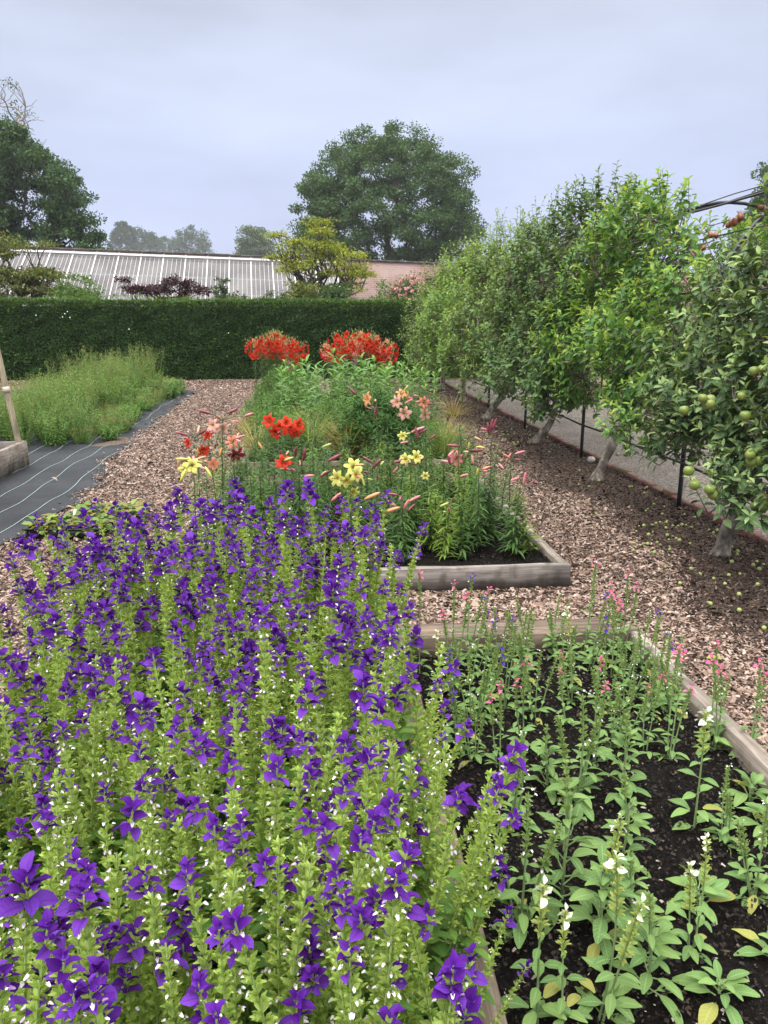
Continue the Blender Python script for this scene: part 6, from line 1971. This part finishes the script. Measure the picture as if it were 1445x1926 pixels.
while len(pts) < 112 and tries < 20000:
    tries += 1
    y = g.uniform(10.5, 18.3); xr = wild_right(y); x = g.uniform(-7.2 if y > 13 else -5.4, xr)
    if x < -.43 * y - .5 - .3 or (x < -5.2 and y > 13): continue
    if any((x - a) ** 2 + (y - b) ** 2 < .3 ** 2 for a, b in pts): continue
    pts.append((x, y))
for x, y in pts:
    dr = wild_right(y) - x
    k = int(g.choice([3, 4])) if dr < .35 else int(g.choice([0, 1, 2, 5, 3], p=[.2, .34, .18, .05, .23]))
    hs = np.interp(dr, [0, .4, 1.2, 3], [.6, .85, 1.1, 1.05]) * np.interp(y, [10.5, 11.5, 14, 18], [.75, .9, 1.05, 1.12]) * g.uniform(.85, 1.15)
    hs *= np.interp(x, [-6, -5.4, -4.9, -4.2], [.35, .45, .68, 1.0])
    lab = {0: 'tall seeding green weed clump inside the wild patch on the membrane', 1: 'leafy green weed clump inside the wild patch on the membrane', 2: 'tallest straw tipped weed clump of the wild patch on the membrane', 3: 'low broad leaved weed clump in the wild patch on the membrane', 4: 'low brown seeding weed clump at the path side of the wild patch', 5: 'weed clump with tiny yellow flowers in the wild patch on the membrane'}[k]
    WP.put(k, (x, y, .015), (g.normal(0, .08), g.normal(0, .08), g.uniform(0, 6.28)), float(hs), lab, ['tall seeding weeds', 'leafy weeds', 'straw tipped weeds', 'low broad weeds', 'low brown weeds', 'yellow flowered weeds'][k] + ' of the wild patch')
for px, py, sc, lab in ((795 / 2.89, 580 + 560 / 2.89, .35, 'small pulled weed lying on the membrane right of the wild patch'), (8, 800, .6, 'weed clump in the corner of the left plank bed')):
    p = at(px, py, .02) if py < 790 else np.array([-4.0, 8.4, .2])
    WP.put(3, tuple(p), (0, 0, 1), sc, lab)
WP.clean()

# ---------------------------------------------------------------- seedling trays, label, stray things
mat_tray = plain('black_plastic', (.012, .012, .014), .38, .5)
mat_seedl = leaf_mat('seedling_leaf', [(.1, .2, .04), (.15, .27, .06), (.08, .17, .04), (.2, .26, .06), (.2, .12, .05)], trans=.25, rough=.5, vein=.45, hue=.12)


def tray(label, c, rz, sx_=.56, sy_=.36, h=.065):
    t = thing('seedling_tray', label, 'seedling tray', tuple(c), rz)
    mb = MB()
    for lo, hi in (((-sx_ / 2, -sy_ / 2, 0), (sx_ / 2, -sy_ / 2 + .012, h)), ((-sx_ / 2, sy_ / 2 - .012, 0), (sx_ / 2, sy_ / 2, h)), ((-sx_ / 2, -sy_ / 2 + .0125, 0), (-sx_ / 2 + .012, sy_ / 2 - .0125, h - .001)), ((sx_ / 2 - .012, -sy_ / 2 + .0125, 0), (sx_ / 2, sy_ / 2 - .0125, h - .001)), ((-sx_ / 2 + .013, -sy_ / 2 + .013, .003), (sx_ / 2 - .013, sy_ / 2 - .013, h - .02))):
        mb.box(lo, hi)
    for i in range(8):
        x = -sx_ / 2 + sx_ * (i + .5) / 8
        mb.box((x - .004, -sy_ / 2 - .004, .004), (x + .004, -sy_ / 2 - .0005, h - .012))
    mb.box((-sx_ / 2 - .014, -sy_ / 2 - .014, h + .001), (sx_ / 2 + .014, -sy_ / 2 + .008, h + .009)); mb.box((-sx_ / 2 - .014, sy_ / 2 - .008, h + .001), (sx_ / 2 + .014, sy_ / 2 + .014, h + .009))
    mb.box((-sx_ / 2 - .014, -sy_ / 2 + .009, h + .001), (-sx_ / 2 + .008, sy_ / 2 - .009, h + .0085)); mb.box((sx_ / 2 - .008, -sy_ / 2 + .009, h + .001), (sx_ / 2 + .014, sy_ / 2 - .009, h + .0085))
    mb.build('tray_shell', mat_tray, t, smooth=False)
    mb = MB(); mb.add([(-sx_ / 2 + .013, -sy_ / 2 + .013, h - .014), (sx_ / 2 - .013, -sy_ / 2 + .013, h - .014), (sx_ / 2 - .013, sy_ / 2 - .013, h - .014), (-sx_ / 2 + .013, sy_ / 2 - .013, h - .014)], [[0, 1, 2, 3]])
    mb.build('compost', mat_soil, t, smooth=False)
    return t


def seedling_proto(seed):
    g = rnd(seed); t = thing('seedling', None, 'seedling'); lv, st = MB(), MB()
    for i in range(9):
        a = i * 2.4; e = g.uniform(.15, .9); d = dirs(np.array([a]), np.array([e]))
        q_ = d * g.uniform(.02, .045); st.edges([[0, 0, 0]], q_, .0016, .0012, 4)
        lv.inst(leaf(1, .55, 4, .12, .3, .4, .06, .3, .03), frames(d - np.array([0, 0, .3]), np.array([0, 0, 1.]) + g.normal(0, .2, 3), s=g.uniform(.045, .08)), q_)
    st.build('stems', mat_ystem, t); lv.build('leaves', mat_seedl, t); return t


SP = Placer([seedling_proto(680), seedling_proto(681), seedling_proto(682)])
TR = [('black tray of leafy seedlings on the membrane edge, nearest the purple sages', at(125, 1008, .03), -.08), ('second black tray of seedlings behind the first, half hidden by purple sages', at(238, 958, .03), -.05)]
g = rnd(690)
for k, (lab, c, rz) in enumerate(TR):
    c = np.array([TR[0][1][0], TR[0][1][1] + .12, .03]) + k * np.array([.2, .4, 0]); tray(lab, c, rz)
    for i in range(7):
        for j in range(4):
            x, y = -.24 + .08 * i + g.normal(0, .008), -.13 + .087 * j + g.normal(0, .008)
            if k == 2 and i > 2: continue
            X, Y = c[0] + x * math.cos(rz) - y * math.sin(rz), c[1] + x * math.sin(rz) + y * math.cos(rz)
            SP.put(int(g.integers(0, 3)), (X, Y, c[2] + .05), (g.normal(0, .12), g.normal(0, .12), g.uniform(0, 6.28)), g.uniform(.95, 1.5), ('leafy green seedling growing in the seedling tray nearest the sages', 'leafy green seedling growing in the second seedling tray', 'leafy green seedling growing in the almost hidden seedling tray')[k], ('seedlings of the nearest tray', 'seedlings of the second tray', 'seedlings of the hidden tray')[k])
SP.clean()
mb = MB(); p = at(101, 955, .2); mb.box((-.009, -.001, 0), (.009, .001, .085)); o = mb.build('plant_label', plain('label_white', (.8, .8, .8), .5), smooth=False)
o.location = (TR[0][1][0] - .03, TR[0][1][1] + .28, .09); o.rotation_euler = (-.25, .3, .2)
tag(o, 'blank white plastic plant label stuck among the seedlings', 'plant label')
mb = MB(); mb.inst(leaf(.13, .055, 5, .1, .25), frames(np.array([[.3, -.3, -.9]]), np.array([0, -1, .3])), np.zeros((1, 3)))
o = mb.build('hanging_leaf', leaf_mat('lone_leaf', [(.16, .28, .06), (.16, .28, .06)], vein=.4)); o.location = tuple(at(112, 998, .12)); tag(o, 'single light green leaf drooping over the front of the nearest seedling tray', 'leaf')
# stray bits on the membrane
mat_dry = leaf_mat('dry_leaf', [(.3, .22, .18), (.3, .22, .18)], trans=.1, rough=.8)
for i, (px, py, s_, lab) in enumerate(((104, 900, .09, 'curled pale brown dead leaf on the membrane beside a guide line'), (195, 852, .045, 'small dark brown leaf scrap near the middle of the membrane'), (166, 888, .03, 'tiny pale scrap on a guide line of the membrane'), (240, 828, .05, 'dark leaf scrap on the membrane close to the bark edge'), (48, 983, .04, 'dark leaf scrap on the membrane left of the seedling trays'), (77, 905, .025, 'tiny brown scrap on the membrane left of the curled leaf'), (292, 775, .07, 'dark clod lying on the membrane below the weeds'))):
    mb = MB(); mb.inst(leaf(s_, s_ * .4, 4, .3, .4, .5, .1, .2), frames(np.array([[1., .2 * i - .4, .05]])), np.zeros((1, 3)))
    o = mb.build('dead_leaf', mat_dry); q_ = at(px, py, .04); o.location = (q_[0] - s_ / 2, q_[1], .05); tag(o, lab, 'dead leaf')
# stones by the edging, a yellow leaf on the chips
mat_stone = noise_mat('pale_stone', [(.3, (.3, .28, .26)), (.7, (.55, .53, .5))], scale=30, rough=.9)
mb = MB(); mb.lathe([(.001, -.03), (.045, -.02), (.055, .01), (.035, .04), (.001, .045)], sides=7)
o = mb.build('stone', mat_stone, smooth=False); o.location = (3.2, 8.75, .04); o.scale = (1, .8, 1); tag(o, 'pale angular stone against the edging bricks right of the third tree', 'stone')
mb = MB(); mb.inst(leaf(.1, .05, 4, .1, .15), frames(np.array([[1., .2, 0.]])), np.zeros((1, 3)))
o = mb.build('fallen_leaf', mat_yel); q_ = at(1330, 1240, .04); o.location = (q_[0], q_[1], .045); tag(o, 'yellow green fallen leaf on the bark chips right of the side plank', 'leaf')

# ---------------------------------------------------------------- damp air
mh = bpy.data.materials.new('damp_air'); mh.use_nodes = True
nh = mh.node_tree; nh.nodes.clear()
oh = nh.nodes.new('ShaderNodeOutputMaterial'); vh = nh.nodes.new('ShaderNodeVolumePrincipled')
vh.inputs['Color'].default_value = (.86, .89, .96, 1)
vh.inputs['Density'].default_value = .00042
vh.inputs['Anisotropy'].default_value = .2
nh.links.new(vh.outputs[0], oh.inputs['Volume'])
mb = MB(); mb.box((-260, -25, -1), (260, 560, 40))
tag(mb.build('haze', mh, smooth=False), kind='stuff', label='thin damp haze lying over the whole garden', cat='haze')
